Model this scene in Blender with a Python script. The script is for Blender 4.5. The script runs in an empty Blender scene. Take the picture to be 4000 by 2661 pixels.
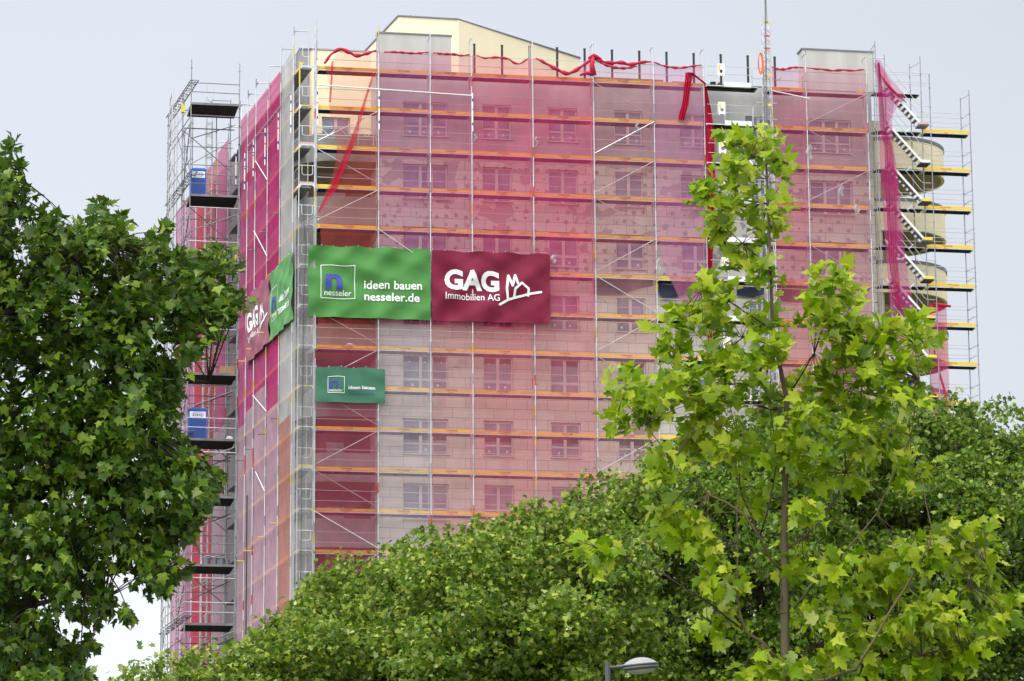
import bpy, math, random
import numpy as np
from math import sin, cos, pi, radians, sqrt, tan
from mathutils import Vector, Matrix
random.seed(7); rng = np.random.default_rng(7)
C = bpy.context.scene.collection
# ------------------------------------------------------------------ camera and coordinate frames
F, PIT, ROLL = 13939.9, 0.217637, -0.0070599
D0, X0, YAW = 168.087, -9.48869, 0.179679
CAMZ = 1.65
ZB = 51.0782 + CAMZ            # height of the top scaffold level above the ground
CY, SY = cos(YAW), sin(YAW)
def ray(px, py):
    x, y = px - 2000, py - 1330.5
    cr, sr = cos(ROLL), sin(ROLL)
    a = (cr*x + sr*y)/F; b = -(-sr*x + cr*y)/F
    c, s = cos(PIT), sin(PIT)
    return Vector((a, c - b*s, s + b*c))
def at(px, py, Y):             # world point at a given distance on a sight line (source pixels)
    d = ray(px, py); t = Y/d.y
    return Vector((d.x*t, Y, d.z*t + CAMZ))
def atd(px, py, Y): return at(px*1.69707, py*1.69707, Y)
def lw(u, v, z):               # facade frame -> world ; z relative to the top level
    return Vector((X0 + u*CY - v*SY, D0 + u*SY + v*CY, ZB + z))
def wl(px, py, v):             # pixel -> (u,z) on the facade-parallel plane v
    d = ray(px, py); t = (-SY*X0 + CY*D0 + v)/(-SY*d.x + CY*d.y)
    p = d*t; qx, qy = p.x - X0, p.y - D0
    return (qx*CY + qy*SY, p.z + CAMZ - ZB)
def su(v): return -0.9 - 0.095*v      # side scaffold: outer plane
def sidev(px, py):             # pixel -> (v,z) on the side scaffold plane
    d = ray(px, py)
    du, dv = d.x*CY + d.y*SY, -d.x*SY + d.y*CY
    ou, ov = -(X0*CY + D0*SY), -(-X0*SY + D0*CY)
    t = (-0.9 - 0.095*ov - ou)/(du + 0.095*dv)
    return (ov + t*dv, t*d.z + CAMZ - ZB)
# ------------------------------------------------------------------ materials
def nt(m): return m.node_tree.nodes, m.node_tree.links
def mat(name, col, rough=0.6, metal=0.0, var=0.0, scale=3.0, col2=None, bump=0.0, spec=0.5, bscale=None, stretch=None):
    m = bpy.data.materials.new(name); m.use_nodes = True
    N, L = nt(m); b = N['Principled BSDF']
    b.inputs['Base Color'].default_value = (*col, 1); b.inputs['Roughness'].default_value = rough
    b.inputs['Metallic'].default_value = metal; b.inputs['Specular IOR Level'].default_value = spec
    if var or col2 or bump:
        tc = N.new('ShaderNodeTexCoord'); src = tc.outputs['Object']
        if stretch:
            mp = N.new('ShaderNodeMapping'); mp.inputs['Scale'].default_value = stretch
            L.new(src, mp.inputs['Vector']); src = mp.outputs['Vector']
        n = N.new('ShaderNodeTexNoise'); n.inputs['Scale'].default_value = scale; n.inputs['Detail'].default_value = 6
        L.new(src, n.inputs['Vector'])
        if var or col2:
            r = N.new('ShaderNodeValToRGB'); r.color_ramp.elements[0].position = 0.3; r.color_ramp.elements[1].position = 0.7
            c2 = col2 if col2 else tuple(min(1, c*(1+var)) for c in col)
            c1 = col if col2 else tuple(c*(1-var) for c in col)
            r.color_ramp.elements[0].color = (*c1, 1); r.color_ramp.elements[1].color = (*c2, 1)
            L.new(n.outputs['Fac'], r.inputs['Fac']); L.new(r.outputs['Color'], b.inputs['Base Color'])
        if bump:
            n2 = N.new('ShaderNodeTexNoise'); n2.inputs['Scale'].default_value = bscale or scale*6; n2.inputs['Detail'].default_value = 4
            L.new(src, n2.inputs['Vector'])
            bp = N.new('ShaderNodeBump'); bp.inputs['Strength'].default_value = bump
            L.new(n2.outputs['Fac'], bp.inputs['Height']); L.new(bp.outputs['Normal'], b.inputs['Normal'])
    return m
def math_(N, L, op, a, b=None, c=None):
    n = N.new('ShaderNodeMath'); n.operation = op
    for i, x in enumerate((a, b, c)):
        if x is None: continue
        if isinstance(x, (int, float)): n.inputs[i].default_value = x
        else: L.new(x, n.inputs[i])
    return n.outputs[0]
def net_mat(name, col, T, col2=None, streak=0.07):
    """woven debris net: sees through less the flatter it is looked at"""
    m = bpy.data.materials.new(name); m.use_nodes = True
    N, L = nt(m); N.remove(N['Principled BSDF']); out = N['Material Output']
    g = N.new('ShaderNodeNewGeometry')
    vm = N.new('ShaderNodeVectorMath'); vm.operation = 'DOT_PRODUCT'
    L.new(g.outputs['Incoming'], vm.inputs[0]); L.new(g.outputs['True Normal'], vm.inputs[1])
    cosv = math_(N, L, 'MAXIMUM', math_(N, L, 'ABSOLUTE', vm.outputs['Value']), 0.36)
    tc = N.new('ShaderNodeTexCoord')
    mp = N.new('ShaderNodeMapping'); mp.inputs['Scale'].default_value = (1.6, 1.6, 0.22); L.new(tc.outputs['Object'], mp.inputs['Vector'])
    n = N.new('ShaderNodeTexNoise'); n.inputs['Scale'].default_value = 1.0; n.inputs['Detail'].default_value = 5; L.new(mp.outputs['Vector'], n.inputs['Vector'])
    n3 = N.new('ShaderNodeTexNoise'); n3.inputs['Scale'].default_value = 0.45; n3.inputs['Detail'].default_value = 3; L.new(tc.outputs['Object'], n3.inputs['Vector'])
    tv = math_(N, L, 'ADD', math_(N, L, 'MULTIPLY', math_(N, L, 'SUBTRACT', n.outputs['Fac'], 0.5), streak*2), T)
    tv = math_(N, L, 'ADD', tv, math_(N, L, 'MULTIPLY', math_(N, L, 'SUBTRACT', n3.outputs['Fac'], .5), streak*2.2))
    tv = math_(N, L, 'MAXIMUM', tv, 0.03)
    tr = math_(N, L, 'POWER', tv, math_(N, L, 'DIVIDE', 1.0, cosv))
    mixc = N.new('ShaderNodeMix'); mixc.data_type = 'RGBA'
    mixc.inputs['A'].default_value = (*col, 1); c2 = col2 or tuple(c*0.82 for c in col); mixc.inputs['B'].default_value = (*c2, 1)
    rr = N.new('ShaderNodeMapRange'); rr.inputs[1].default_value = .35; rr.inputs[2].default_value = .65
    L.new(n3.outputs['Fac'], rr.inputs[0]); L.new(rr.outputs[0], mixc.inputs['Factor'])
    mpb = N.new('ShaderNodeMapping'); mpb.inputs['Scale'].default_value = (1.0, 1.0, .35); mpb.inputs['Rotation'].default_value = (0, .5, 0); L.new(tc.outputs['Object'], mpb.inputs['Vector'])
    nb = N.new('ShaderNodeTexNoise'); nb.inputs['Scale'].default_value = 1.7; nb.inputs['Detail'].default_value = 5; L.new(mpb.outputs[0], nb.inputs['Vector'])
    bp = N.new('ShaderNodeBump'); bp.inputs['Strength'].default_value = .9; bp.inputs['Distance'].default_value = .25; L.new(nb.outputs['Fac'], bp.inputs['Height'])
    d = N.new('ShaderNodeBsdfDiffuse'); t = N.new('ShaderNodeBsdfTranslucent')
    L.new(bp.outputs[0], d.inputs['Normal']); tp = N.new('ShaderNodeBsdfTransparent')
    L.new(mixc.outputs['Result'], d.inputs['Color']); L.new(mixc.outputs['Result'], t.inputs['Color'])
    m1 = N.new('ShaderNodeMixShader'); m1.inputs[0].default_value = 0.3
    L.new(d.outputs[0], m1.inputs[1]); L.new(t.outputs[0], m1.inputs[2])
    m2 = N.new('ShaderNodeMixShader'); L.new(tr, m2.inputs[0]); L.new(m1.outputs[0], m2.inputs[1]); L.new(tp.outputs[0], m2.inputs[2])
    L.new(m2.outputs[0], out.inputs['Surface'])
    return m
def leaf_mat(name, c1, c2, c3, trans=0.35, rough=0.45):
    m = bpy.data.materials.new(name); m.use_nodes = True
    N, L = nt(m); b = N['Principled BSDF']; out = N['Material Output']
    g = N.new('ShaderNodeNewGeometry'); r = N.new('ShaderNodeValToRGB')
    e = r.color_ramp.elements; e[0].color = (*c1, 1); e[1].color = (*c3, 1); e[0].position = 0.05; e[1].position = 1.0
    k = e.new(0.6); k.color = (*c2, 1)
    L.new(g.outputs['Random Per Island'], r.inputs['Fac'])
    # paler underside of the leaf blade
    hs = N.new('ShaderNodeHueSaturation'); hs.inputs['Saturation'].default_value = 0.72; hs.inputs['Value'].default_value = 1.35
    L.new(r.outputs['Color'], hs.inputs['Color'])
    mc = N.new('ShaderNodeMix'); mc.data_type = 'RGBA'
    L.new(g.outputs['Backfacing'], mc.inputs['Factor']); L.new(r.outputs['Color'], mc.inputs['A']); L.new(hs.outputs['Color'], mc.inputs['B'])
    L.new(mc.outputs['Result'], b.inputs['Base Color']); b.inputs['Roughness'].default_value = rough; b.inputs['Specular IOR Level'].default_value = 0.16
    t = N.new('ShaderNodeBsdfTranslucent'); L.new(r.outputs['Color'], t.inputs['Color'])
    ms = N.new('ShaderNodeMixShader'); ms.inputs[0].default_value = trans
    L.new(b.outputs[0], ms.inputs[1]); L.new(t.outputs[0], ms.inputs[2]); L.new(ms.outputs[0], out.inputs['Surface'])
    return m
def pole_mat():
    """galvanised tube with painted coupler sections"""
    m = mat('galvanised tube', (.50, .51, .53), .38, .55)
    N, L = nt(m); b = N['Principled BSDF']
    tc = N.new('ShaderNodeTexCoord'); sp = N.new('ShaderNodeSeparateXYZ'); L.new(tc.outputs['Object'], sp.inputs[0])
    zz = math_(N, L, 'DIVIDE', sp.outputs['Z'], 0.5)
    cell = math_(N, L, 'FLOOR', zz); fr = math_(N, L, 'FRACT', zz)
    xc = math_(N, L, 'ROUND', math_(N, L, 'MULTIPLY', sp.outputs['X'], 2.0))
    cb = N.new('ShaderNodeCombineXYZ'); L.new(cell, cb.inputs[0]); L.new(xc, cb.inputs[1])
    wn = N.new('ShaderNodeTexWhiteNoise'); L.new(cb.outputs[0], wn.inputs['Vector'])
    r = N.new('ShaderNodeValToRGB'); r.color_ramp.interpolation = 'CONSTANT'; e = r.color_ramp.elements
    e[0].position = 0; e[0].color = (.50, .51, .53, 1); e[1].position = .62; e[1].color = (.33, .33, .36, 1)
    for p, c in ((.78, (.58, .59, .6, 1)), (.90, (.55, .42, .05, 1)), (.955, (.5, .06, .05, 1)), (.985, (.2, .21, .24, 1))):
        k = e.new(p); k.color = c
    L.new(wn.outputs['Value'], r.inputs['Fac']); L.new(r.outputs['Color'], b.inputs['Base Color'])
    return m
def stripe_mat():
    m = mat('striped post paint', (.8, .8, .82), .4)
    N, L = nt(m); b = N['Principled BSDF']
    tc = N.new('ShaderNodeTexCoord'); sp = N.new('ShaderNodeSeparateXYZ'); L.new(tc.outputs['Object'], sp.inputs[0])
    r = N.new('ShaderNodeValToRGB'); r.color_ramp.interpolation = 'CONSTANT'; e = r.color_ramp.elements
    e[0].position = 0; e[0].color = (.8, .8, .82, 1); e[1].position = .15; e[1].color = (.03, .05, .30, 1)
    for p, c in ((.22, (.8, .8, .82, 1)), (.55, (.6, .1, .05, 1)), (.59, (.8, .8, .82, 1)), (.78, (.03, .05, .30, 1)), (.86, (.8, .8, .82, 1))):
        k = e.new(p); k.color = c
    L.new(math_(N, L, 'DIVIDE', sp.outputs['Z'], 1.95), r.inputs['Fac']); L.new(r.outputs['Color'], b.inputs['Base Color'])
    return m
def deck_mat():
    """dark ribbed steel deck, two rows of punched holes along the edge"""
    m = mat('deck underside', (.035, .033, .038), .55, .3, bump=.2)
    N, L = nt(m); b = N['Principled BSDF']; out = N['Material Output']
    tc = N.new('ShaderNodeTexCoord'); sp = N.new('ShaderNodeSeparateXYZ'); L.new(tc.outputs['Object'], sp.inputs[0])
    x, y = sp.outputs['X'], sp.outputs['Y']
    fx = math_(N, L, 'LESS_THAN', math_(N, L, 'FRACT', math_(N, L, 'DIVIDE', x, 0.13)), 0.55)
    band = math_(N, L, 'LESS_THAN', math_(N, L, 'ABSOLUTE', math_(N, L, 'SUBTRACT', y, 0.585)), 0.028)
    grp = math_(N, L, 'LESS_THAN', math_(N, L, 'FRACT', math_(N, L, 'DIVIDE', math_(N, L, 'ADD', x, .1), 1.5)), 0.62)
    hole = math_(N, L, 'MULTIPLY', math_(N, L, 'MULTIPLY', fx, band), grp)
    tp = N.new('ShaderNodeBsdfTransparent'); ms = N.new('ShaderNodeMixShader')
    L.new(hole, ms.inputs[0]); L.new(b.outputs[0], ms.inputs[1]); L.new(tp.outputs[0], ms.inputs[2]); L.new(ms.outputs[0], out.inputs['Surface'])
    return m
def wall_mat():
    """plaster on the two upper storeys, dotted insulation and sand-lime blocks further down"""
    m = bpy.data.materials.new('facade wall'); m.use_nodes = True
    N, L = nt(m); b = N['Principled BSDF']; b.inputs['Roughness'].default_value = .9; b.inputs['Specular IOR Level'].default_value = .15
    tc = N.new('ShaderNodeTexCoord'); sp = N.new('ShaderNodeSeparateXYZ'); L.new(tc.outputs['Object'], sp.inputs[0])
    cb = N.new('ShaderNodeCombineXYZ'); L.new(sp.outputs['X'], cb.inputs[0]); L.new(sp.outputs['Z'], cb.inputs[1])
    V = cb.outputs[0]; Z = math_(N, L, 'SUBTRACT', sp.outputs['Z'], ZB)
    def noise(scale, det=5, stretch=None):
        n = N.new('ShaderNodeTexNoise'); n.inputs['Scale'].default_value = scale; n.inputs['Detail'].default_value = det
        if stretch:
            mp = N.new('ShaderNodeMapping'); mp.inputs['Scale'].default_value = stretch; L.new(V, mp.inputs['Vector']); L.new(mp.outputs[0], n.inputs['Vector'])
        else: L.new(V, n.inputs['Vector'])
        return n.outputs['Fac']
    def ramp(f, a, ca, bb, cbb):
        r = N.new('ShaderNodeValToRGB'); e = r.color_ramp.elements
        e[0].position = a; e[0].color = (*ca, 1); e[1].position = bb; e[1].color = (*cbb, 1); L.new(f, r.inputs['Fac']); return r.outputs['Color']
    def mix(f, a, bb):
        n = N.new('ShaderNodeMix'); n.data_type = 'RGBA'
        L.new(f, n.inputs['Factor'])
        for k, x in (('A', a), ('B', bb)):
            if isinstance(x, tuple): n.inputs[k].default_value = (*x, 1)
            else: L.new(x, n.inputs[k])
        return n.outputs['Result']
    plaster = mix(ramp(noise(.9, 6, (1.6, .35, 1)), .42, (0,)*3, .78, (1,)*3), (.43, .425, .42), (.52, .515, .505))
    plaster = mix(ramp(noise(.35, 4), .45, (0,)*3, .62, (1,)*3), plaster, (.37, .365, .365))
    br = N.new('ShaderNodeTexBrick'); L.new(V, br.inputs['Vector'])
    br.inputs['Scale'].default_value = 1; br.inputs['Brick Width'].default_value = 1.02; br.inputs['Row Height'].default_value = .5
    br.inputs['Mortar Size'].default_value = .014; br.inputs['Mortar Smooth'].default_value = .3; br.offset = .37
    br.inputs['Color1'].default_value = (.62, .58, .52, 1); br.inputs['Color2'].default_value = (.72, .68, .61, 1); br.inputs['Mortar'].default_value = (.30, .27, .25, 1)
    stain = ramp(noise(.8, 6, (1, .5, 1)), .55, (0,)*3, .72, (1,)*3)
    block = mix(math_(N, L, 'MULTIPLY', stain, .55), br.outputs['Color'], (.46, .41, .37))
    rust = math_(N, L, 'GREATER_THAN', noise(.9, 3, (.55, 1.5, 1)), .735)
    block = mix(rust, block, (.30, .15, .085))
    # insulation boards with dabs of adhesive
    vo = N.new('ShaderNodeTexVoronoi'); vo.inputs['Scale'].default_value = 2.0; vo.inputs['Randomness'].default_value = .38; L.new(V, vo.inputs['Vector'])
    dw = N.new('ShaderNodeTexNoise'); dw.inputs['Scale'].default_value = 9; L.new(V, dw.inputs['Vector'])
    dab = math_(N, L, 'LESS_THAN', math_(N, L, 'ADD', vo.outputs['Distance'], math_(N, L, 'MULTIPLY', math_(N, L, 'SUBTRACT', dw.outputs['Fac'], .5), .12)), .235)
    insul = mix(dab, br.outputs['Color'], (.36, .345, .34))
    patch = math_(N, L, 'GREATER_THAN', noise(.75, 3), .585)
    insul = mix(patch, insul, (.42, .40, .385))
    vo2 = N.new('ShaderNodeTexVoronoi'); vo2.inputs['Scale'].default_value = 2.1; vo2.inputs['Randomness'].default_value = .3; L.new(V, vo2.inputs['Vector'])
    pin = math_(N, L, 'LESS_THAN', vo2.outputs['Distance'], .085)
    dowel = mix(pin, block, (.10, .09, .09))
    wob = math_(N, L, 'MULTIPLY', math_(N, L, 'SUBTRACT', noise(1.3, 4), .5), .5)
    Zw = math_(N, L, 'ADD', Z, wob)
    c = mix(math_(N, L, 'GREATER_THAN', Zw, -13.1), block, dowel)
    c = mix(math_(N, L, 'GREATER_THAN', Zw, -10.15), c, insul)
    c = mix(math_(N, L, 'GREATER_THAN', Zw, -4.3), c, plaster)
    L.new(c, b.inputs['Base Color'])
    bp = N.new('ShaderNodeBump'); bp.inputs['Strength'].default_value = .15; L.new(noise(14, 4), bp.inputs['Height']); L.new(bp.outputs['Normal'], b.inputs['Normal'])
    return m
M = {}
M['pole'] = pole_mat(); M['stripe'] = stripe_mat(); M['deck'] = deck_mat(); M['wall'] = wall_mat()
M['steel'] = mat('galvanised steel', (.52, .53, .55), .4, .5, var=.15, scale=2)
M['white_steel'] = mat('pale aluminium', (.72, .72, .72), .45, .2, var=.08, scale=3)
M['dark_tube'] = mat('weathered dark tube', (.17, .165, .18), .5, .4, var=.3, scale=2)
M['yellow'] = mat('yellow painted board', (.80, .47, .012), .55, 0, var=.14, scale=2.2, bump=.05, stretch=(.6, 1, 4))
M['deck_dark'] = mat('dark platform underside', (.04, .038, .042), .6, .2, var=.2)
M['pole_dark'] = mat('grey weathered tube', (.25, .25, .27), .42, .45, var=.35, scale=1.3)
M['yellow_worn'] = mat('worn yellow board', (.62, .38, .03), .7, 0, var=.3, scale=3, bump=.05, stretch=(.5, 1, 3))
M['yellow_paint'] = mat('yellow paint', (.68, .52, .05), .5, 0, var=.1)
M['pinkwood'] = mat('faded red board', (.52, .36, .34), .7, 0, var=.12)
M['ink'] = mat('dark brown stencil ink', (.09, .022, .008), .7)
M['red_tag'] = mat('red label', (.6, .08, .06), .6)
M['plaster'] = mat('grey plaster', (.26, .26, .262), .9, 0, col2=(.36, .355, .35), scale=.8, bump=.15, spec=.15, stretch=(1.4, 1.4, .4))
M['darkplaster'] = mat('grey side plaster', (.29, .285, .30), .9, 0, var=.1, scale=.6, spec=.15)
M['concrete'] = mat('pale concrete', (.40, .395, .375), .9, 0, col2=(.50, .495, .47), scale=.9, bump=.15, spec=.15, stretch=(1.6, 1.6, .3))
M['cream'] = mat('cream facade paint', (.82, .725, .51), .85, 0, var=.035, scale=.7, spec=.2, bump=.05)
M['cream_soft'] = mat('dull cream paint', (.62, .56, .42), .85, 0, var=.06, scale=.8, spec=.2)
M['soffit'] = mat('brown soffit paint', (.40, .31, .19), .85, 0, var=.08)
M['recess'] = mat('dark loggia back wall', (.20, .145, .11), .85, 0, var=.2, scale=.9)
M['capping'] = mat('grey metal coping', (.17, .17, .19), .5, .3, var=.1)
M['black'] = mat('black painted steel', (.018, .018, .022), .5, .2)
M['roof'] = mat('roof felt', (.08, .08, .085), .9, var=.2)
M['frame'] = mat('window frame plastic', (.62, .58, .57), .4, 0, var=.05)
M['sill'] = mat('pale sill', (.58, .54, .53), .5, 0, var=.08)
M['glass'] = mat('filmed window glass', (.13, .145, .20), .16, 0, col2=(.29, .32, .41), scale=1.1, spec=.5)
M['glass_dark'] = mat('dark window glass', (.07, .08, .11), .08, 0, col2=(.16, .18, .23), scale=.9, spec=1.0)
M['paper'] = mat('white sticker', (.75, .74, .74), .6)
M['green'] = mat('green banner cloth', (.064, .205, .050), .7, 0, spec=.2, var=.05, scale=1.5, bump=.06, bscale=60)
M['green2'] = mat('blue green banner cloth', (.046, .140, .088), .7, 0, spec=.2, var=.07, scale=1.5, bump=.06, bscale=60)
M['maroon'] = mat('maroon banner cloth', (.165, .010, .034), .7, 0, spec=.2, var=.07, scale=1.3, bump=.06, bscale=60)
M['green_pale'] = mat('washed green banner cloth', (.095, .25, .085), .7, 0, spec=.2, var=.08, scale=1.5)
M['maroon_pale'] = mat('washed maroon banner cloth', (.26, .085, .125), .7, 0, spec=.2, var=.08, scale=1.3)
M['print_white'] = mat('white print', (.78, .79, .80), .6)
M['print_blue'] = mat('blue print', (.025, .04, .26), .6)
M['print_teal'] = mat('faint blue print', (.03, .11, .16), .6)
M['toilet_blue'] = mat('blue cabin plastic', (.012, .10, .46), .4, 0, var=.1, scale=2)
M['toilet_dark'] = mat('dark blue cabin plastic', (.008, .05, .26), .4)
M['navy'] = mat('navy tarpaulin', (.03, .035, .085), .6, 0, var=.3, scale=2, bump=.3, bscale=5)
M['ply'] = mat('chipboard sheet', (.33, .22, .12), .8, 0, var=.25, scale=6)
M['bucket_grey'] = mat('grey bucket plastic', (.16, .17, .20), .5, var=.2)
M['sack'] = mat('white sack', (.66, .65, .60), .8, 0, var=.1, bump=.3, scale=6)
M['orange'] = mat('orange hose rubber', (.75, .13, .03), .5)
M['bark'] = mat('plane tree bark', (.10, .080, .062), .9, 0, col2=(.20, .175, .13), scale=5, bump=.5, stretch=(1, 1, .5), spec=.15)
M['bark_moss'] = mat('mossy young bark', (.085, .066, .055), .9, 0, col2=(.125, .105, .05), scale=2.2, bump=.4, spec=.15)
M['bark_dark'] = mat('dark bark', (.055, .042, .035), .9, 0, var=.3, scale=4, spec=.1)
M['lamp_dark'] = mat('lamp housing dark grey', (.075, .072, .085), .45, .2, var=.1)
M['lamp_top'] = mat('lamp top grey', (.23, .225, .24), .5, .1, var=.08)
M['lamp_glass'] = mat('frosted lamp bowl', (.34, .31, .29), .25, 0, var=.15, scale=6)
M['ground'] = mat('ground grass', (.06, .09, .03), .95, 0, col2=(.10, .12, .05), scale=.3)
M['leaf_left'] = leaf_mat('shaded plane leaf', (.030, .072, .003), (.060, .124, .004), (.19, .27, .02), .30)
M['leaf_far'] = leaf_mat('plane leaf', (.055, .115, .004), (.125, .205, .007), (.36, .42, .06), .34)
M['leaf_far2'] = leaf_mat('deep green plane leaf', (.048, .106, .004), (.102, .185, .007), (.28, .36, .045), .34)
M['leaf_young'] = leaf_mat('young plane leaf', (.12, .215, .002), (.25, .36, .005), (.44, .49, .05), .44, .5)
def rolled(name, col):
    return mat(name, col, .8, 0, var=.25, scale=4, bump=.5, bscale=9, stretch=(1, 1, 1))
M['roll'] = rolled('bunched red net', (.42, .008, .045))
# ------------------------------------------------------------------ mesh builder
ORG = {}
def setp(o, label=None, cat=None, group=None, kind=None):
    if label: o['label'] = label
    if cat: o['category'] = cat
    if group: o['group'] = group
    if kind: o['kind'] = kind
    return o
class MB:
    def __init__(s): s.v = []; s.f = []; s.m = []; s.cur = 0
    def add(s, vs, fs):
        b = len(s.v); s.v += [tuple(p) for p in vs]
        for f in fs: s.f.append(tuple(i + b for i in f)); s.m.append(s.cur)
        return s
    def box(s, x0, x1, y0, y1, z0, z1):
        vs = [(x, y, z) for z in (z0, z1) for y in (y0, y1) for x in (x0, x1)]
        return s.add(vs, [(0, 2, 3, 1), (4, 5, 7, 6), (0, 1, 5, 4), (2, 6, 7, 3), (0, 4, 6, 2), (1, 3, 7, 5)])
    def path(s, pts, r, n=6, cap=True, close=False):
        pts = [Vector(p) for p in pts]; k = len(pts)
        rs = r if isinstance(r, (list, tuple)) else [r]*k
        vs = []; ref = None
        for i, p in enumerate(pts):
            if close: t = (pts[(i+1) % k] - pts[i-1])
            else: t = (pts[min(i+1, k-1)] - pts[max(i-1, 0)])
            if t.length < 1e-9: t = Vector((0, 0, 1))
            t.normalize()
            if ref is None: ref = Vector((1, 0, 0)) if abs(t.x) < .8 else Vector((0, 1, 0))
            a = ref - t*ref.dot(t)
            if a.length < 1e-6: a = t.orthogonal()
            a.normalize(); b = t.cross(a); ref = a
            for j in range(n):
                q = 2*pi*j/n; vs.append(p + (a*cos(q) + b*sin(q))*rs[i])
        fs = []
        for i in range(k if close else k-1):
            i2 = (i+1) % k
            for j in range(n):
                fs.append((i*n+j, i*n+(j+1) % n, i2*n+(j+1) % n, i2*n+j))
        if cap and not close: fs += [tuple(range(n))[::-1], tuple(range((k-1)*n, k*n))]
        return s.add(vs, fs)
    def tube(s, p, q, r=.024, n=6): return s.path([p, q], r, n)
    def prism(s, poly, z0, z1):
        n = len(poly); vs = [(x, y, z0) for x, y in poly] + [(x, y, z1) for x, y in poly]
        return s.add(vs, [tuple(range(n))[::-1], tuple(range(n, 2*n))] + [(i, (i+1) % n, n+(i+1) % n, n+i) for i in range(n)])
    def lathe(s, c, prof, n=20):
        vs = []; k = len(prof)
        for r, z in prof:
            for j in range(n): vs.append((c[0]+r*cos(2*pi*j/n), c[1]+r*sin(2*pi*j/n), c[2]+z))
        fs = [(i*n+j, i*n+(j+1) % n, (i+1)*n+(j+1) % n, (i+1)*n+j) for i in range(k-1) for j in range(n)]
        return s.add(vs, fs)
    def grid(s, fn, nu, nv):
        vs = [fn(i/nu, j/nv) for j in range(nv+1) for i in range(nu+1)]
        return s.add(vs, [(j*(nu+1)+i, j*(nu+1)+i+1, (j+1)*(nu+1)+i+1, (j+1)*(nu+1)+i) for j in range(nv) for i in range(nu)])
    def mesh(s, name, mats, smooth=False, off=(0, 0, 0)):
        me = bpy.data.meshes.new(name)
        me.from_pydata([(p[0]-off[0], p[1]-off[1], p[2]-off[2]) for p in s.v], [], s.f)
        if not isinstance(mats, (list, tuple)): mats = [mats]
        for m in mats: me.materials.append(m)
        if len(mats) > 1: me.polygons.foreach_set('material_index', s.m)
        if smooth: me.polygons.foreach_set('use_smooth', [True]*len(me.polygons))
        me.update(); return me
    def part(s, name, mats, parent, smooth=False):
        """a part: vertices given in facade coordinates, origin kept at the parent's"""
        o = bpy.data.objects.new(name, s.mesh(name, mats, smooth, ORG[parent.name])); C.objects.link(o)
        o.parent = parent; ORG[o.name] = ORG[parent.name]; return o
    def thing(s, name, mats, label, cat, group=None, smooth=False, kind=None):
        """a top-level single mesh given in facade coordinates, origin at its base"""
        a = np.array(s.v); og = (float(a[:, 0].mean()), float(a[:, 1].mean()), float(a[:, 2].min()))
        o = bpy.data.objects.new(name, s.mesh(name, mats, smooth, og)); C.objects.link(o)
        o.location = lw(*og); o.rotation_euler = (0, 0, YAW); ORG[o.name] = og
        return setp(o, label, cat, group, kind)
    def wthing(s, name, mats, label=None, cat=None, group=None, smooth=False, kind=None):
        a = np.array(s.v); og = (float(a[:, 0].mean()), float(a[:, 1].mean()), float(a[:, 2].min()))
        o = bpy.data.objects.new(name, s.mesh(name, mats, smooth, og)); C.objects.link(o); o.location = og; ORG[o.name] = og
        return setp(o, label, cat, group, kind)
def root(name, label, cat, og, group=None):
    o = bpy.data.objects.new(name, None); o.empty_display_size = .3; C.objects.link(o)
    o.location = lw(*og); o.rotation_euler = (0, 0, YAW); ORG[o.name] = og
    return setp(o, label, cat, group)
def wroot(name, label, cat, og, group=None):
    o = bpy.data.objects.new(name, None); o.empty_display_size = .3; C.objects.link(o); o.location = og; ORG[o.name] = tuple(og)
    return setp(o, label, cat, group)
def place(name, me, parent, loc):
    """a part sharing mesh data, put at a facade position"""
    o = bpy.data.objects.new(name, me); C.objects.link(o); o.parent = parent
    p = ORG[parent.name]; o.location = (loc[0]-p[0], loc[1]-p[1], loc[2]-p[2]); ORG[o.name] = tuple(loc); return o
_tc = {}
def text_geo(s, bold=0.0):
    key = (s, bold)
    if key in _tc: return _tc[key]
    cu = bpy.data.curves.new('t', 'FONT'); cu.body = s; cu.size = 1; cu.offset = bold; cu.resolution_u = 4
    ob = bpy.data.objects.new('t', cu); C.objects.link(ob)
    dg = bpy.context.evaluated_depsgraph_get(); dg.update(); me = bpy.data.meshes.new_from_object(ob.evaluated_get(dg))
    import bmesh
    bm = bmesh.new(); bm.from_mesh(me); bmesh.ops.triangulate(bm, faces=bm.faces[:])
    vs = [tuple(v.co) for v in bm.verts]; fs = [tuple(v.index for v in f.verts) for f in bm.faces]; bm.free()
    bpy.data.objects.remove(ob); bpy.data.curves.remove(cu); bpy.data.meshes.remove(me)
    a = np.array(vs); a[:, 0] -= a[:, 0].min(); a[:, 1] -= 0
    _tc[key] = (a, fs); return a, fs
def fit_text(s, width, height, bold=0.0):
    a, fs = text_geo(s, bold); a = a.copy()
    a[:, 0] *= width/a[:, 0].max()
    capa, _ = text_geo('H', bold); a[:, 1] *= height/capa[:, 1].max()
    return a, fs
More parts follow.
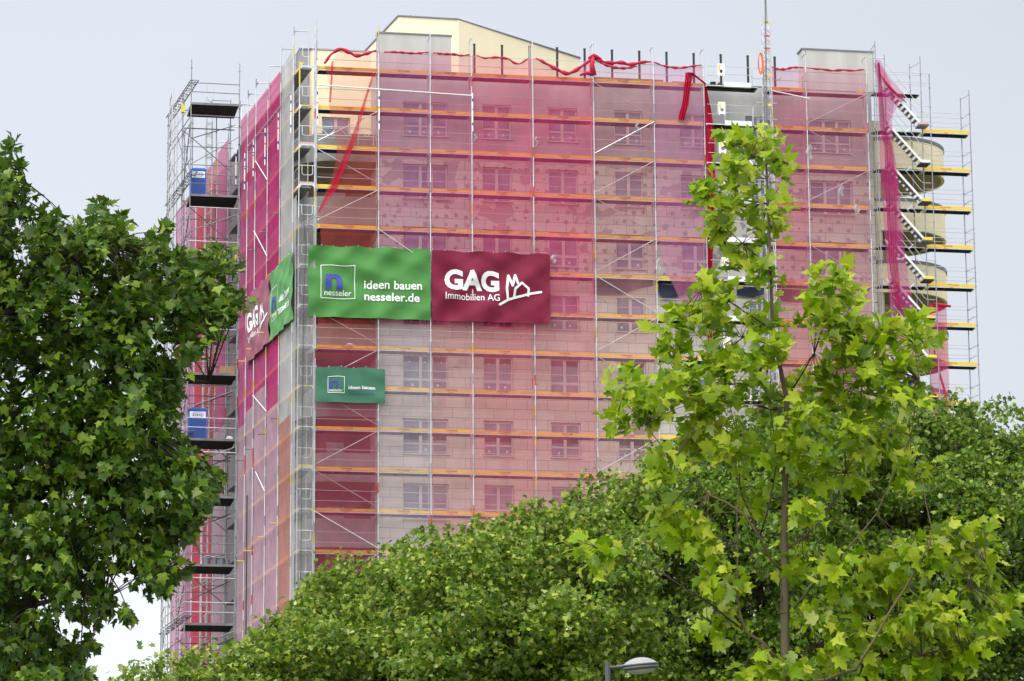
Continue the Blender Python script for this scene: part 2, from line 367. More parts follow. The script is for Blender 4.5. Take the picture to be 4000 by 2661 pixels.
# ================================================================== BUILDING
bld = root('tower_block', 'grey and cream high-rise tower block wrapped in scaffolding and pink nets', 'building', (14, 6, -ZB))
ROWS = 13
VW = 1.05
floors = [-1.32-3.2*k for k in range(9)]
wins = []   # (u0,u1,ztop,zbot,kind)
for k, zt in enumerate(floors):
    zb = zt - 1.75
    for (a, b, kd) in ((4.43, 6.66, 3), (8.41, 9.88, 2), (11.74, 13.22, 2), (15.11, 16.55, 2), (18.46, 19.9, 2), (21.85, 23.27, 2), (25.15, 27.35, 3)):
        wins.append((a, b, zt, zb, kd, k))
us = sorted({3.19, 28.45} | {w[0] for w in wins} | {w[1] for w in wins})
zs = sorted({-ZB, .2} | {w[2] for w in wins} | {w[3] for w in wins})
w = MB()
for i in range(len(us)-1):
    for j in range(len(zs)-1):
        cu, cz = (us[i]+us[i+1])/2, (zs[j]+zs[j+1])/2
        if any(x[0] < cu < x[1] and x[3] < cz < x[2] for x in wins): continue
        w.add([(us[i], VW, zs[j]), (us[i+1], VW, zs[j]), (us[i+1], VW, zs[j+1]), (us[i], VW, zs[j+1])], [(0, 1, 2, 3)])
for a, b, zt, zb, kd, k in wins:   # reveals
    d = VW + .30
    w.add([(a, VW, zb), (a, d, zb), (a, d, zt), (a, VW, zt)], [(0, 1, 2, 3)]); w.add([(b, VW, zb), (b, d, zb), (b, d, zt), (b, VW, zt)], [(3, 2, 1, 0)])
    w.add([(a, VW, zt), (b, VW, zt), (b, d, zt), (a, d, zt)], [(0, 1, 2, 3)]); w.add([(a, VW, zb), (b, VW, zb), (b, d, zb), (a, d, zb)], [(3, 2, 1, 0)])
w.add([(3.19, VW, -ZB), (3.19, 3.8, -ZB), (3.19, 3.8, .2), (3.19, VW, .2)], [(3, 2, 1, 0)])
w.add([(28.45, VW, -ZB), (28.45, 14, -ZB), (28.45, 14, .2), (28.45, VW, .2)], [(0, 1, 2, 3)])
fw = w.part('wall', M['wall'], bld)
# shift the wall material frame: vertices are relative to the parent's base, so local z = height above ground
rb = MB(); rb.box(3.2, 28.44, VW+.01, 14, .2, .27); rb.part('roof', M['roof'], bld)
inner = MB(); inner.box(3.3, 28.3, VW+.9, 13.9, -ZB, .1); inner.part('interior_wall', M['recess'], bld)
blk = MB(); blk.box(3.19, 6.86, VW, 1.65, .21, 2.13); o = blk.part('roof_block', M['concrete'], bld)
cp = MB(); cp.box(3.15, 6.9, VW-.04, 1.70, 2.13, 2.2); cp.part('coping', M['capping'], o)
blk = MB(); blk.box(24.9, 28.62, VW-.02, 1.9, .21, 2.32); o = blk.part('roof_block', M['concrete'], bld)
cp = MB(); cp.box(24.84, 28.66, VW-.06, 1.95, 2.32, 2.39); cp.part('coping', M['capping'], o)
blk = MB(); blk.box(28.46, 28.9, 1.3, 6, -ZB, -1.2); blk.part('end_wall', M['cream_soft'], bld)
# cream penthouse
ph = MB(); poly = [(4.05, 12.7), (4.95, 6.0), (8.07, 6.08), (15.55, 11.76), (15.5, 20), (4, 20)]
ph.prism(poly, .27, 4.63); pho = ph.part('penthouse', M['cream'], bld)
cp = MB(); e = []
for i, (x, y) in enumerate(poly):
    e.append((x + (0.05 if x > 9 else -0.05), y - (.05 if y < 15 else -.05)))
cp.prism(e, 4.63, 4.70); cp.part('coping', M['capping'], pho)
vt = MB(); vt.box(5.55, 5.65, 6.3, 6.4, 4.7, 4.82); vt.part('roof_vent', M['black'], pho)
# black posts along the roof edge
for k in range(12):
    u = 8.08 + 1.404*k
    p = MB(); p.box(u-.05, u+.05, 1.3, 1.4, .26, 1.85+.006*k); p.box(u-.06, u+.06, 1.29, 1.41, 1.85+.006*k, 1.89+.006*k); p.part('roof_post', M['black'], bld)
# left end: fin, cream set-back wall, rounded balconies
fn = MB(); fn.box(-.44, .07, 3.5, 4.0, -ZB, 1.86); fn.part('fin_wall', M['darkplaster'], bld)
cp = MB(); cp.box(-.47, .10, 3.47, 4.0, 1.86, 1.92); cp.part('coping', M['capping'], bld)
W0 = (.72, 2.14, -1.57, -3.0)
cw = MB()
xs = [.07, W0[0], W0[1], 3.19]; zz = [-3.3, W0[3], W0[2], 1.9]
for i in range(3):
    for j in range(3):
        if i == 1 and j == 1: continue
        cw.add([(xs[i], 3.6, zz[j]), (xs[i+1], 3.6, zz[j]), (xs[i+1], 3.6, zz[j+1]), (xs[i], 3.6, zz[j+1])], [(0, 1, 2, 3)])
cw.box(.07, 3.19, 3.65, 3.9, 1.8, 1.9)
cw.part('cream_wall', M['cream'], bld)
cp = MB(); cp.box(.05, 3.2, 3.56, 3.95, 1.9, 1.97); cp.part('coping', M['capping'], bld)
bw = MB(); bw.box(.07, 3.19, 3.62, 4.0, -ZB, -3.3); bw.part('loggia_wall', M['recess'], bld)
def bal_outline(uc, vc, R, u1, seg=14, u_end_v=None):
    pts = [(u1, vc-R)]
    pts += [(uc - R*sin(pi/2*i/seg), vc - R*cos(pi/2*i/seg)) for i in range(seg+1)]
    return pts
for k in range(9):
    zb = -4.53 - 3.2*k; zt = zb + 1.41
    uc, R = 1.15, 2.0; vc = VW - .03 + R
    out = bal_outline(uc, vc, R, 3.17) + [(uc-R, 3.4)]
    inn = bal_outline(uc, vc, R-.14, 3.17) + [(uc-R+.14, 3.4)]
    n = len(out); b = MB()
    vs = [(x, y, zb) for x, y in out] + [(x, y, zt) for x, y in out] + [(x, y, zb+.2) for x, y in inn] + [(x, y, zt) for x, y in inn]
    fs = []
    for i in range(n-1):
        fs += [(i, i+1, n+i+1, n+i), (n+i, n+i+1, 3*n+i+1, 3*n+i), (3*n+i, 3*n+i+1, 2*n+i+1, 2*n+i)]
    b.add(vs, [f[::-1] for f in fs])
    bo = b.part('balcony', M['plaster'], bld, smooth=False)
    s = MB(); s.prism([(x, y) for x, y in inn] + [(3.17, 3.55)], zb+.02, zb+.2); s.part('balcony_floor', M['soffit'], bo)
    d = MB(); d.box(1.0, 1.9, 3.56, 3.61, zb+.25, zb+2.4); d.part('balcony_door', M['glass_dark'], bo)
# right round balconies
for k in range(5):
    zb = -3.72 - 3.22*k; cxu, cv, R = 29.95-.03*k, 4.0, 3.0
    b = MB(); b.lathe((cxu, cv, 0), [(R-.16, zb+1.5), (R, zb+1.5), (R, zb), (R-.16, zb)], 72)
    bo = b.part('balcony', M['cream'], bld, smooth=False)
    c = MB(); c.lathe((cxu, cv, 0), [(R-.2, zb+1.5), (R-.2, zb+1.66), (R+.04, zb+1.66), (R+.04, zb+1.5), (R-.2, zb+1.5)], 72); c.part('balcony_coping', M['capping'], bo)
    f = MB(); f.lathe((cxu, cv, 0), [(0.01, zb+.04), (R-.1, zb+.04), (R-.1, zb+.2), (.01, zb+.2)], 72); f.part('balcony_floor', M['soffit'], bo)
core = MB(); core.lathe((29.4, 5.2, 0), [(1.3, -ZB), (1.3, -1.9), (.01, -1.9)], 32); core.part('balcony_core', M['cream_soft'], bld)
# side of the building
def sw(v): return -.10 - .095*v
sd = MB()
for (v0, v1, zt) in ((3.99, 6.1, 1.86), (6.1, 14.6, .8)):
    sd.add([(sw(v0), v0, -ZB), (sw(v1), v1, -ZB), (sw(v1), v1, zt), (sw(v0), v0, zt), (sw(v0)+3, v0, -ZB), (sw(v1)+3, v1, -ZB), (sw(v1)+3, v1, zt), (sw(v0)+3, v0, zt)],
           [(0, 3, 2, 1), (4, 5, 6, 7), (3, 7, 6, 2), (1, 2, 6, 5), (0, 4, 7, 3)])
sd.part('side_wall', M['darkplaster'], bld)
sd = MB(); sd.add([(sw(17.7), 17.7, -ZB), (2, 17.7, -ZB), (2, 17.7, .9), (sw(17.7), 17.7, .9), (sw(34), 34, -ZB), (2, 34, -ZB), (2, 34, .9), (sw(34), 34, .9)],
                  [(0, 1, 2, 3), (4, 7, 6, 5), (0, 3, 7, 4), (3, 2, 6, 7)])
sd.part('rear_wing_wall', M['darkplaster'], bld)
# windows
def window(a, b, zt, zb, kind, k, v=VW+.19, sill=True, gm=None):
    fr = MB(); t = .07; y0, y1 = v, v+.07
    fr.box(a, b, y0, y1, zt-t, zt); fr.box(a, b, y0, y1, zb, zb+t); fr.box(a, a+t, y0, y1, zb+t, zt-t); fr.box(b-t, b, y0, y1, zb+t, zt-t)
    n = kind
    if kind == 3: cuts = [a + (b-a)*.40, a + (b-a)*.645] if a < 10 else [a + (b-a)*.36, a + (b-a)*.68]
    else: cuts = [(a+b)/2]
    for c in cuts: fr.box(c-.075, c+.075, y0-.012, y1, zb+t, zt-t)
    tz = zb + (zt-zb)*.31
    ed = [a+t] + [x for c in cuts for x in (c-.075, c+.075)] + [b-t]
    for i in range(0, len(ed), 2): fr.box(ed[i], ed[i+1], y0+.003, y1, tz-.045, tz+.045)
    o = fr.part('window', M['frame'], bld)
    g = MB(); g.box(a+.03, b-.03, v+.035, v+.05, zb+.03, zt-.03); g.part('pane', gm or (M['glass'] if k < 4 else M['glass_dark'] if random.random() < .25 else M['glass']), o)
    if k < 6:
        st = MB()
        for i in range(0, len(ed), 2):
            cx = (ed[i]+ed[i+1])/2
            for zc in ((tz-.28, tz+.9) if k in (2, 4) else (tz-.28,)):
                if random.random() < .8:
                    q = cx + random.uniform(-.09, .09); st.box(q-.05, q+.05, v+.026, v+.034, zc-.06, zc+.06)
        if st.v: st.part('sticker', M['paper'], o)
    if k in (4, 5):
        bl = MB()
        for i in range(0, len(ed), 2): bl.box(ed[i]+.01, ed[i+1]-.01, v+.02, v+.03, (zt-.32, zb+.75)[k-4], (zt-.08, zb+.98)[k-4])
        bl.part('dark_film', M['black'], o)
    if sill:
        s = MB(); s.box(a-.04, b+.07, VW-.1, v, zb-.05, zb-.002); s.part('sill', M['sill'], o)
for a, b, zt, zb, kd, k in wins: window(a, b, zt, zb, kd, k)
window(*W0[:2], W0[2], W0[3], 2, 1, v=3.72, sill=False)
# ================================================================== FRONT SCAFFOLD
PU = [0, 3.07, 5.64, 7.71, 10.78, 13.85, 16.92, 19.49, 22.70, 24.77, 27.93]
fs = root('facade_scaffold', 'front scaffold with yellow toe boards on the wide face of the tower block', 'scaffold', (14, .35, -ZB))
def frame_mesh(u, v0, v1, ztop, rows, du=0.0, gusset=True):
    b = MB(); b.tube((u, v0, -ZB), (u, v0, ztop), .027, 8); b.tube((u+du, v1, -ZB), (u+du, v1, ztop-.1), .024, 6)
    for z in rows:
        for h in (.0, .53, 1.03):
            if z+h < ztop-.05: b.tube((u, v0, z+h-.03), (u, v0, z+h+.03), .043, 8)
        b.tube((u, v0, z), (u+du, v1, z), .022, 6)
        for s in (0, 1):
            vv, d = (v0, .14) if s == 0 else (v1, -.14)
            uu = u if s == 0 else u+du
            b.add([(uu-.008, vv, z), (uu-.008, vv+d, z), (uu-.008, vv, z-.16), (uu+.008, vv, z), (uu+.008, vv+d, z), (uu+.008, vv, z-.16)], [(0, 1, 2), (5, 4, 3), (0, 3, 4, 1), (1, 4, 5, 2)])
    return b
rowz = [-2*k-.19 for k in range(0, 14)]
topz = {0: 2.2, 1: 2.1, 2: 2.05}
for i, u in enumerate(PU):
    b = frame_mesh(u, 0, .73, topz.get(i, 1.85 + .1*sin(i*3)), rowz + [1.78])
    b.part('frame', M['pole'], fs)
_dm = {}
def deck_mesh(L, w0=.06, w1=.67):
    key = (round(L, 2), w0, w1)
    if key not in _dm:
        b = MB(); a, e = .05, L-.05
        b.cur = 0; n = 3; wd = (w1-w0)/2
        for j in range(2):
            y0, y1 = w0 + j*wd + .008, w0 + (j+1)*wd - .008
            b.cur = 0; b.box(a, e, y0, y1, -.03, -.015)
            b.cur = 1; b.box(a, e, y0, y0+.012, -.085, -.031); b.box(a, e, y1-.012, y1, -.085, -.031)
        b.cur = 0
        x = a + .25
        while x < e - .2: b.box(x, x+.05, w0+.03, w1-.03, -.06, -.031); x += .62
        b.cur = 2; b.box(a, e, w0-.012, w0+.004, -.06, -.012)
        b.box(a, a+.06, w0, w1, -.10, -.01); b.box(e-.06, e, w0, w1, -.10, -.01)
        _dm[key] = b.mesh('deck', [M['deck'], M['deck'], M['steel']])
    return _dm[key]
_tm = {}
def toe_mesh(L, m='yellow', v=0.0, h=.15):
    key = (round(L, 2), m, h)
    if key not in _tm:
        b = MB(); b.box(.04, L-.04, 0, .03, 0, h); b.box(.06, .1, -.006, 0, .02, .05); b.box(L-.1, L-.06, -.006, 0, .02, .05)
        _tm[key] = b.mesh('toe_board', M[m])
    return _tm[key]
TX, TF = fit_text('TOWER', .58, .082, .006)
lb = MB(); lb.add([(x, 0, z) for x, z, _ in TX], [f for f in TF]); LET = lb.mesh('lettering', M['ink'])
tg = MB(); tg.box(0, .2, 0, .003, -.032, -.008); TAG = tg.mesh('tag', M['red_tag'])
_gm = {}
def rail_mesh(L, r=.015, zs=(.5, 1.0)):
    key = (round(L, 2), r, zs)
    if key not in _gm:
        b = MB()
        for z in zs: b.tube((.02, 0, z), (L-.02, 0, z), r, 5)
        _gm[key] = b.mesh('guard_rail', M['steel'])
    return _gm[key]
limit = {0: 14, 1: 14, 2: 13, 3: 12, 4: 12, 5: 11, 6: 10, 8: 10, 9: 9}
for c, nr in limit.items():
    u0, L = PU[c], PU[c+1]-PU[c]
    for r in range(nr):
        z = -2*r + random.uniform(-.012, .012)
        place('deck', deck_mesh(L), fs, (u0, .06, z-.155))
        place('guard_rail', rail_mesh(L), fs, (u0, .095, z-.15))
        if c == 9 and r == 0:
            place('toe_board', toe_mesh(.42), fs, (u0+2.62, .12, z-.14)); continue
        t = place('toe_board', toe_mesh(L, 'yellow_worn' if random.random() < .3 else 'yellow'), fs, (u0, .12, z-.15))
        x = L/2 - .29 + random.uniform(-.06, .06) + (.18 if c == 6 else 0)
        place('lettering', LET, t, (u0+x, .112, z-.112))
        place('tag', TAG, t, (u0+x+random.uniform(.1, .3), .1, z-.155))
    if c in (0, 1, 2):
        pass
# top guard rails one metre up already included; lift bay rails below
def brace(c, za, zb, v, m='steel'):
    b = MB(); b.tube((PU[c]+.02, v, za), (PU[c+1]-.02, v, zb), .022, 6); b.part('diagonal_brace', M[m], fs)
for c, za, zb, v in [(0, -3.85, -2.2, .075), (0, -4.2, -5.85, .075), (0, -7.85, -6.2, .075), (0, -12.3, -13.9, .075), (0, -15.9, -14.2, .075), (0, -16.2, -17.9, .075), (0, -19.9, -18.2, .075),
                     (0, -20.2, -21.9, .075), (0, -22.2, -23.9, -.045), (0, -25.9, -24.2, .075), (1, -8.2, -9.9, -.045),
                     (5, -.2, -1.9, .075), (5, -3.9, -2.15, -.045), (5, -5.9, -4.15, .075), (5, -6.15, -7.9, .075), (5, -9.9, -8.15, .075), (5, -10.15, -11.9, -.045), (5, -13.9, -12.15, .075), (5, -14.15, -15.9, .075), (5, -19.9, -18.15, .075),
                     (9, -1.85, -.2, .075), (9, -2.15, -3.85, .075), (9, -5.85, -4.2, .075), (9, -8.15, -9.85, .075), (9, -11.85, -10.15, .075)]:
    brace(c, za, zb, v)
sp = MB(); sp.tube((0, 0, 0), (0, 0, 1.95), .032, 8); SPM = sp.mesh('striped_post', M['stripe'])
for u, z in ((.04, -3.05), (3.09, -3.15), (7.74, -3.05)): place('striped_post', SPM, fs, (u, -.06, z))
b = MB(); b.tube((.04, -.06, -1.02), (7.74, -.06, -1.22), .03, 8); b.part('advance_rail', M['white_steel'], fs)
# lattice girder in the open corner bay
b = MB(); za, zc = -3.02, -3.45
b.tube((.05, .3, za), (3.02, .3, za), .024); b.tube((.05, .3, zc), (3.02, .3, zc), .024)
for i in range(6):
    x = .2+.47*i; b.tube((x, .3, za if i % 2 == 0 else zc), (x+.42, .3, zc if i % 2 == 0 else za), .017, 5)
b.part('lattice_girder', M['white_steel'], fs)
b = MB(); b.tube((2.1, .25, -2.4), (2.1, .25, -4.0), .02); b.tube((2.85, .25, -2.4), (2.85, .25, -4), .02); b.part('strut', M['steel'], fs)
# loading bay (no net): white plates, gates with round-holed panels
u0, u1 = PU[7], 22.3
for r in range(0, 10):
    z = -2*r - .02
    place('deck', deck_mesh(u1-u0, -.10, .67), fs, (u0, -.02, z-.1))
    b = MB(); b.box(u0+.98, u0+2.36, -.30, -.27, z-.19, z+.03); b.box(u0+.98, u0+2.36, -.30, -.13, z-.21, z-.19); b.part('loading_plate', M['white_steel'], fs)
    b = MB(); rr = .016; y = -.2
    b.tube((u0+.12, y, z+.86), (u0+.66, y, z+.86), rr, 5); b.tube((u0+.12, y, z+.36), (u0+1.0, y, z+.36), rr, 5); b.tube((u0+1.0, y, z+.36), (u0+1.0, y, z-.2), rr, 5)
    for zz2 in (.86, .46): b.tube((u0+.9, y, z+zz2), (u0+2.3, y, z+zz2), rr, 5)
    b.path([(u0+2.3, y, z+.86), (u0+2.38, y, z+.84), (u0+2.42, y, z+.76), (u0+2.42, y, z-.18)], rr, 5)
    b.path([(u0+3.3, y, z+.86), (u0+2.58, y, z+.86), (u0+2.5, y, z+.82), (u0+2.46, y, z+.74), (u0+2.46, y, z-.18)], rr, 5)
    b.tube((u0+2.5, y, z+.3), (u0+3.3, y, z+.3), rr, 5)
    b.tube((u0+.62, y, z+.9), (u0+.62, y, z+.4), rr, 5)
    g = b.part('gate', M['steel'], fs)
    # panel with a round hole
    p = MB(); x0, x1, za, zb_ = u0+.66, u0+1.02, z+.36, z+.99; hx, hz, hr = x0+.19, z+.58, .095; n = 24
    ring = [(hx+hr*cos(2*pi*i/n), hz+hr*sin(2*pi*i/n)) for i in range(n)]
    outr = []
    for i in range(n):
        a = 2*pi*i/n; dx, dz = cos(a), sin(a); ts = []
        if dx > 1e-6: ts.append((x1-hx)/dx)
        if dx < -1e-6: ts.append((x0-hx)/dx)
        if dz > 1e-6: ts.append((zb_-hz)/dz)
        if dz < -1e-6: ts.append((za-hz)/dz)
        t = min(ts); outr.append((hx+dx*t, hz+dz*t))
    outr[3] = (x1, min(outr[3][1], zb_)); 
    for yy, fl in ((-.262, False), (-.23, True)):
        vs = [(x, yy, q) for x, q in ring] + [(x, yy, q) for x, q in outr]
        ff = [(i, (i+1) % n, n+(i+1) % n, n+i) for i in range(n)]
        p.add(vs, ff if fl else [f[::-1] for f in ff])
    # fill the rectangle corners
    for cx_, cz_ in ((x0, za), (x1, za), (x1, zb_), (x0, zb_)):
        near = sorted(outr, key=lambda q: (q[0]-cx_)**2 + (q[1]-cz_)**2)
        ea = [q for q in near if abs(q[0]-cx_) < 1e-6][0]; eb = [q for q in near if abs(q[1]-cz_) < 1e-6][0]
        for yy in (-.262, -.23): p.add([(cx_, yy, cz_), (ea[0], yy, ea[1]), (eb[0], yy, eb[1])], [(0, 1, 2)])
    p.box(x0+.02, x0+.07, -.262, -.23, za-.07, za); p.box(x1-.07, x1-.02, -.262, -.23, za-.07, za)
    po = p.part('gate_panel', M['paper'], g)
    q = MB(); q.box(x0+.04, x0+.13, -.27, -.263, zb_-.33, zb_-.08); q.part('sticker', M['yellow_paint'], po)
    q = MB(); q.tube((hx, -.268, zb_-.1), (hx, -.262, zb_-.1), .018, 8); q.part('bolt', M['black'], po)
b = MB(); b.tube((22.75, -.12, -.25), (24.9, -.14, -.62), .03, 8); b.part('raking_tube', M['white_steel'], fs)
# ================================================================== SIDE SCAFFOLD
ss = root('side_scaffold', 'steep narrow-face scaffold with corner ladder bay on the left flank of the tower block', 'scaffold', (-1.5, 8, -ZB))
SV = [1.09, 4.16, 7.23, 10.30, 12.37, 14.44]
SV2 = [17.6, 20.67, 23.74, 26.8, 29.9, 32.9]
b = MB(); b.tube((-.84, 0, -ZB), (-.84, 0, .0), .027, 8); b.tube((-.06, -.02, -ZB), (-.06, -.02, 2.3), .024, 8)
for z in rowz[0:] : b.box(-.84, -.06, -.025, .025, z-.02+.1, z+.04+.1)
for z in rowz:
    for uu, d in ((-.84, .13), (-.06, -.13)): b.add([(uu, -.03, z+.08), (uu+d, -.03, z+.08), (uu, -.03, z-.1), (uu, -.015, z+.08), (uu+d, -.015, z+.08), (uu, -.015, z-.1)], [(0, 2, 1), (3, 4, 5), (1, 2, 5, 4)])
b.part('frame', M['pole'], ss)
for i, v in enumerate(SV + SV2):
    u = su(v); b = MB(); top = 2.25 if i < 6 else 1.9
    b.tube((u, v, -ZB), (u, v, top), .027, 8); b.tube((u+.73, v, -ZB), (u+.73, v, top-.1), .024, 6)
    b.tube((u, v, top-.2), (u+.73, v, top-.2), .024, 6)
    for z in rowz: b.tube((u, v, z+.03), (u+.73, v, z+.03), .026, 6)
    for uu, d in ((u, .14), (u+.73, -.14)):
        b.add([(uu, v-.01, top-.22), (uu+d, v-.01, top-.22), (uu, v-.01, top-.4), (uu, v+.01, top-.22), (uu+d, v+.01, top-.22), (uu, v+.01, top-.4)], [(0, 2, 1), (3, 4, 5), (1, 2, 5, 4)])
    b.part('frame', M['pole'], ss)
spans = [(0.0, 1.09), (1.09, 4.16), (4.16, 7.23), (7.23, 10.3), (10.3, 12.37), (12.37, 14.44), (14.44, 17.6)]
for (va, vb) in spans:
    for r in range(14):
        z = -2*r - .17
        b = MB(); ua, ub = su(va), su(vb)
        b.add([(ua+.07, va+.03, z), (ua+.66, va+.03, z), (ub+.66, vb-.03, z), (ub+.07, vb-.03, z), (ua+.07, va+.03, z-.07), (ua+.66, va+.03, z-.07), (ub+.66, vb-.03, z-.07), (ub+.07, vb-.03, z-.07)],
              [(0, 1, 2, 3), (7, 6, 5, 4), (0, 4, 5, 1), (1, 5, 6, 2), (2, 6, 7, 3), (3, 7, 4, 0)])
        b.part('deck', M['dark_tube'], ss)
        if va < 14:
            b = MB(); b.add([(ua+.10, va, z), (ua+.13, va, z), (ub+.13, vb, z), (ub+.10, vb, z), (ua+.10, va, z+.15), (ua+.13, va, z+.15), (ub+.13, vb, z+.15), (ub+.10, vb, z+.15)],
                            [(0, 3, 2, 1), (4, 5, 6, 7), (0, 1, 5, 4), (2, 3, 7, 6), (0, 4, 7, 3), (1, 2, 6, 5)])
            b.part('toe_board', M['yellow'], ss)
for (va, vb) in spans[:6]:
    for r in range(14):
        b = MB()
        for h in (.5, 1.0): b.tube((su(va)+.085, va, -2*r-.17+h), (su(vb)+.085, vb, -2*r-.17+h), .016, 5)
        b.part('guard_rail', M['steel'], ss)
for r in range(14):   # end rails of the corner bay
    z = -2*r - .1
    b = MB(); b.tube((-.84, -.03, z+.98), (-.06, -.03, z+.98), .018, 5)
    b.path([(-.70, -.03, z+.98), (-.70, -.03, z+.58), (-.67, -.03, z+.53), (-.62, -.03, z+.5), (-.28, -.03, z+.5), (-.21, -.03, z+.53), (-.18, -.03, z+.6), (-.18, -.03, z+.98)], .014, 5)
    b.part('end_rail', M['white_steel'], ss)
    if r in (2, 3):
        b = MB(); b.box(-.80, -.1, -.0, .03, z, z+.17); b.part('end_board', M['pinkwood'], ss)
    if r in (10,):
        b = MB(); b.box(-.80, -.1, -.0, .03, z, z+.17); b.part('end_board', M['yellow_paint'], ss)
b = MB(); b.tube((-.84, .01, 0), (-.84, .01, 1.05-.9+.0), .03); b.box(-.87, -.81, -.03, .03, -1.0, .08); b.add([(-.84, -.035, .1), (-.62, -.035, .1), (-.84, -.035, -.12)], [(0, 2, 1)]); b.part('yellow_head', M['yellow_paint'], ss)
# striped posts and raking handrail on the outer side
def sp3(px, py):
    v, z = sidev(px, py); return (su(v)-.07, v, z)
k = 2.357
for x, y in ((1277, 1230), (1160, 1380), (1038, 1522), (930, 1625), (850, 1745), (770, 1700)):
    p = sp3(600+x/k, y/k); place('striped_post', SPM, ss, p)
b = MB(); b.tube(sp3(600+860/k, 1375/k), sp3(600+1277/k, 858/k), .03, 6); b.part('advance_rail', M['steel'], ss)
for (xa, ya, xb, yb) in ((905, 180, 1008, 345), (890, 790, 1005, 1010),):
    b = MB(); b.tube(sp3(600+xa/2.24, 550+ya/2.24), sp3(600+xb/2.24, 550+yb/2.24), .026, 6); b.part('diagonal_brace', M['white_steel'], ss)
for (xa, ya, xb, yb) in ((880, 660, 1000, 800), (905, 1330, 985, 1500)):
    b = MB(); b.tube(sp3(600+xa/2.24, 1250+ya/2.24), sp3(600+xb/2.24, 1250+yb/2.24), .026, 6); b.part('diagonal_brace', M['white_steel'], ss)
for (x, y) in ((905, 450), (990, 540), (1085, 630)) :
    pass
for i, v in enumerate(SV[1:5]):   # tie tubes sticking out through the net
    for j in range(5):
        z = -1.3 - 5.2*j - .2*i
        b = MB(); b.tube((su(v)-.38, v, z), (su(v)+.1, v, z), .026, 6); b.part('tie_tube', M['yellow_paint'] if j % 2 == 0 and j else M['dark_tube'], ss)
# ================================================================== NETS
def P(c, pts, k=2.357, ox=0, oy=0, v=.03): return [wl(ox+x/k, oy+y/k, v) for x, y in pts]
rolls = {
 0: P(0, [(1570, 600), (1620, 510), (1720, 445), (1790, 480), (1870, 520), (1950, 500), (2050, 465)], ox=600),
 1: P(0, [(0, 482), (100, 480), (210, 490), (300, 495), (410, 482)], ox=1500),
 2: P(0, [(450, 488), (560, 500), (640, 500), (720, 518), (790, 503)], ox=1500),
 3: P(0, [(850, 505), (910, 540), (1030, 530), (1090, 535), (1150, 545), (1200, 585), (1250, 595), (1330, 535)], ox=1500),
 4: P(0, [(1395, 535), (1550, 620), (1600, 645), (1680, 685), (1740, 665), (1800, 625), (1900, 555), (1925, 530)], ox=1500),
 5: P(0, [(1930, 530), (2010, 570), (2100, 585), (2180, 575), (2260, 600), (2357, 580)], ox=1500) + P(0, [(225, 575), (340, 570)], ox=2400),
 6: P(0, [(360, 570), (420, 600), (500, 620), (600, 630), (700, 615), (800, 600)], ox=2400),
 8: P(0, [(1430, 612), (1500, 640), (1590, 640), (1620, 622), (1740, 625)], ox=2400),
 9: P(0, [(1770, 625), (1830, 635), (1920, 640), (2000, 655), (2100, 645), (2200, 655), (2300, 640)], ox=2400)}
def interp(pl, x):
    if x <= pl[0][0]: return pl[0][1]
    for (a, za), (b2, zb2) in zip(pl, pl[1:]):
        if a <= x <= b2: return za + (zb2-za)*(x-a)/max(1e-6, b2-a)
    return pl[-1][1]
def smooth_pl(pl, n=28, amp=.012):
    out = []
    for i in range(n+1):
        x = pl[0][0] + (pl[-1][0]-pl[0][0])*i/n; x = max(pl[0][0], min(pl[-1][0], x))
        q = sum(interp(pl, x+d) for d in (-.12, -.06, 0, .06, .12))/5
        out.append((x, q))
    return out
NC = {}
def netm(key, col, T, **k):
    if key not in NC: NC[key] = net_mat('debris net ' + key, col, T, **k)
    return NC[key]
def net_sheet(u0, u1, ztop, zbot, v=.04, left=None, right=None, nu=10, seed=0, amp=.008):
    zt = ztop if callable(ztop) else (lambda u: ztop)
    zbm = zbot if callable(zbot) else (lambda u: zbot)
    H = max(zt(u0), zt(u1)) - min(zbm(u0), zbm(u1)); nv = max(4, int(H/.35))
    b = MB(); r = random.Random(seed); ph1, ph2 = r.uniform(0, 6), r.uniform(0, 6)
    def fn(s, t):
        z0 = t
        uu = u0 + (u1-u0)*s; za, zb_ = zt(uu), zbm(uu); z = za + (zb_-za)*t
        l = left(z) if left else u0; rr = right(z) if right else u1
        u = l + (rr-l)*s
        return (u, v + amp*sin(2.1*u+ph1+.5*z)*sin(pi*s) + amp*.6*sin(5*u+ph2), z)
    return b.grid(fn, nu, nv)
def plf(pts):   # (z,u) piecewise function
    pts = sorted(pts)
    return lambda z: interp([(a, b2) for a, b2 in pts], z)
def add_roll(net, c, r0=.05, r1=.085, pl=None):
    pl = smooth_pl(pl or rolls[c], 36); n = len(pl); b = MB(); pts = []; rs = []
    for i, (u, z) in enumerate(pl):
        e = sin(pi*min(1, (i+.6)/n)); pts.append((u, -.01+.02*sin(i*1.3), z)); rs.append((r0 + (r1-r0)*(.5+.5*sin(i*.9+c)))*(.35+.65*e**.6))
    b.path(pts, rs, 8); b.part('rolled_hem', M['roll'], net, smooth=True)
GRP = 'debris nets on the scaffolding'
cols_up = {0: ('red', (.62, .10, .10), 0.73), 1: ('purple', (.60, .13, .31), 0.67), 2: ('rose', (.68, .10, .25), .65), 3: ('crimson', (.76, .07, .21), .62), 4: ('crimson', (.76, .07, .21), .62),
           5: ('paleroses', (.60, .16, .24), 0.72), 6: ('lilac', (.64, .19, .38), 0.63), 8: ('crimson2', (.66, .08, .21), 0.65), 9: ('dusky', (.62, .15, .25), 0.70)}
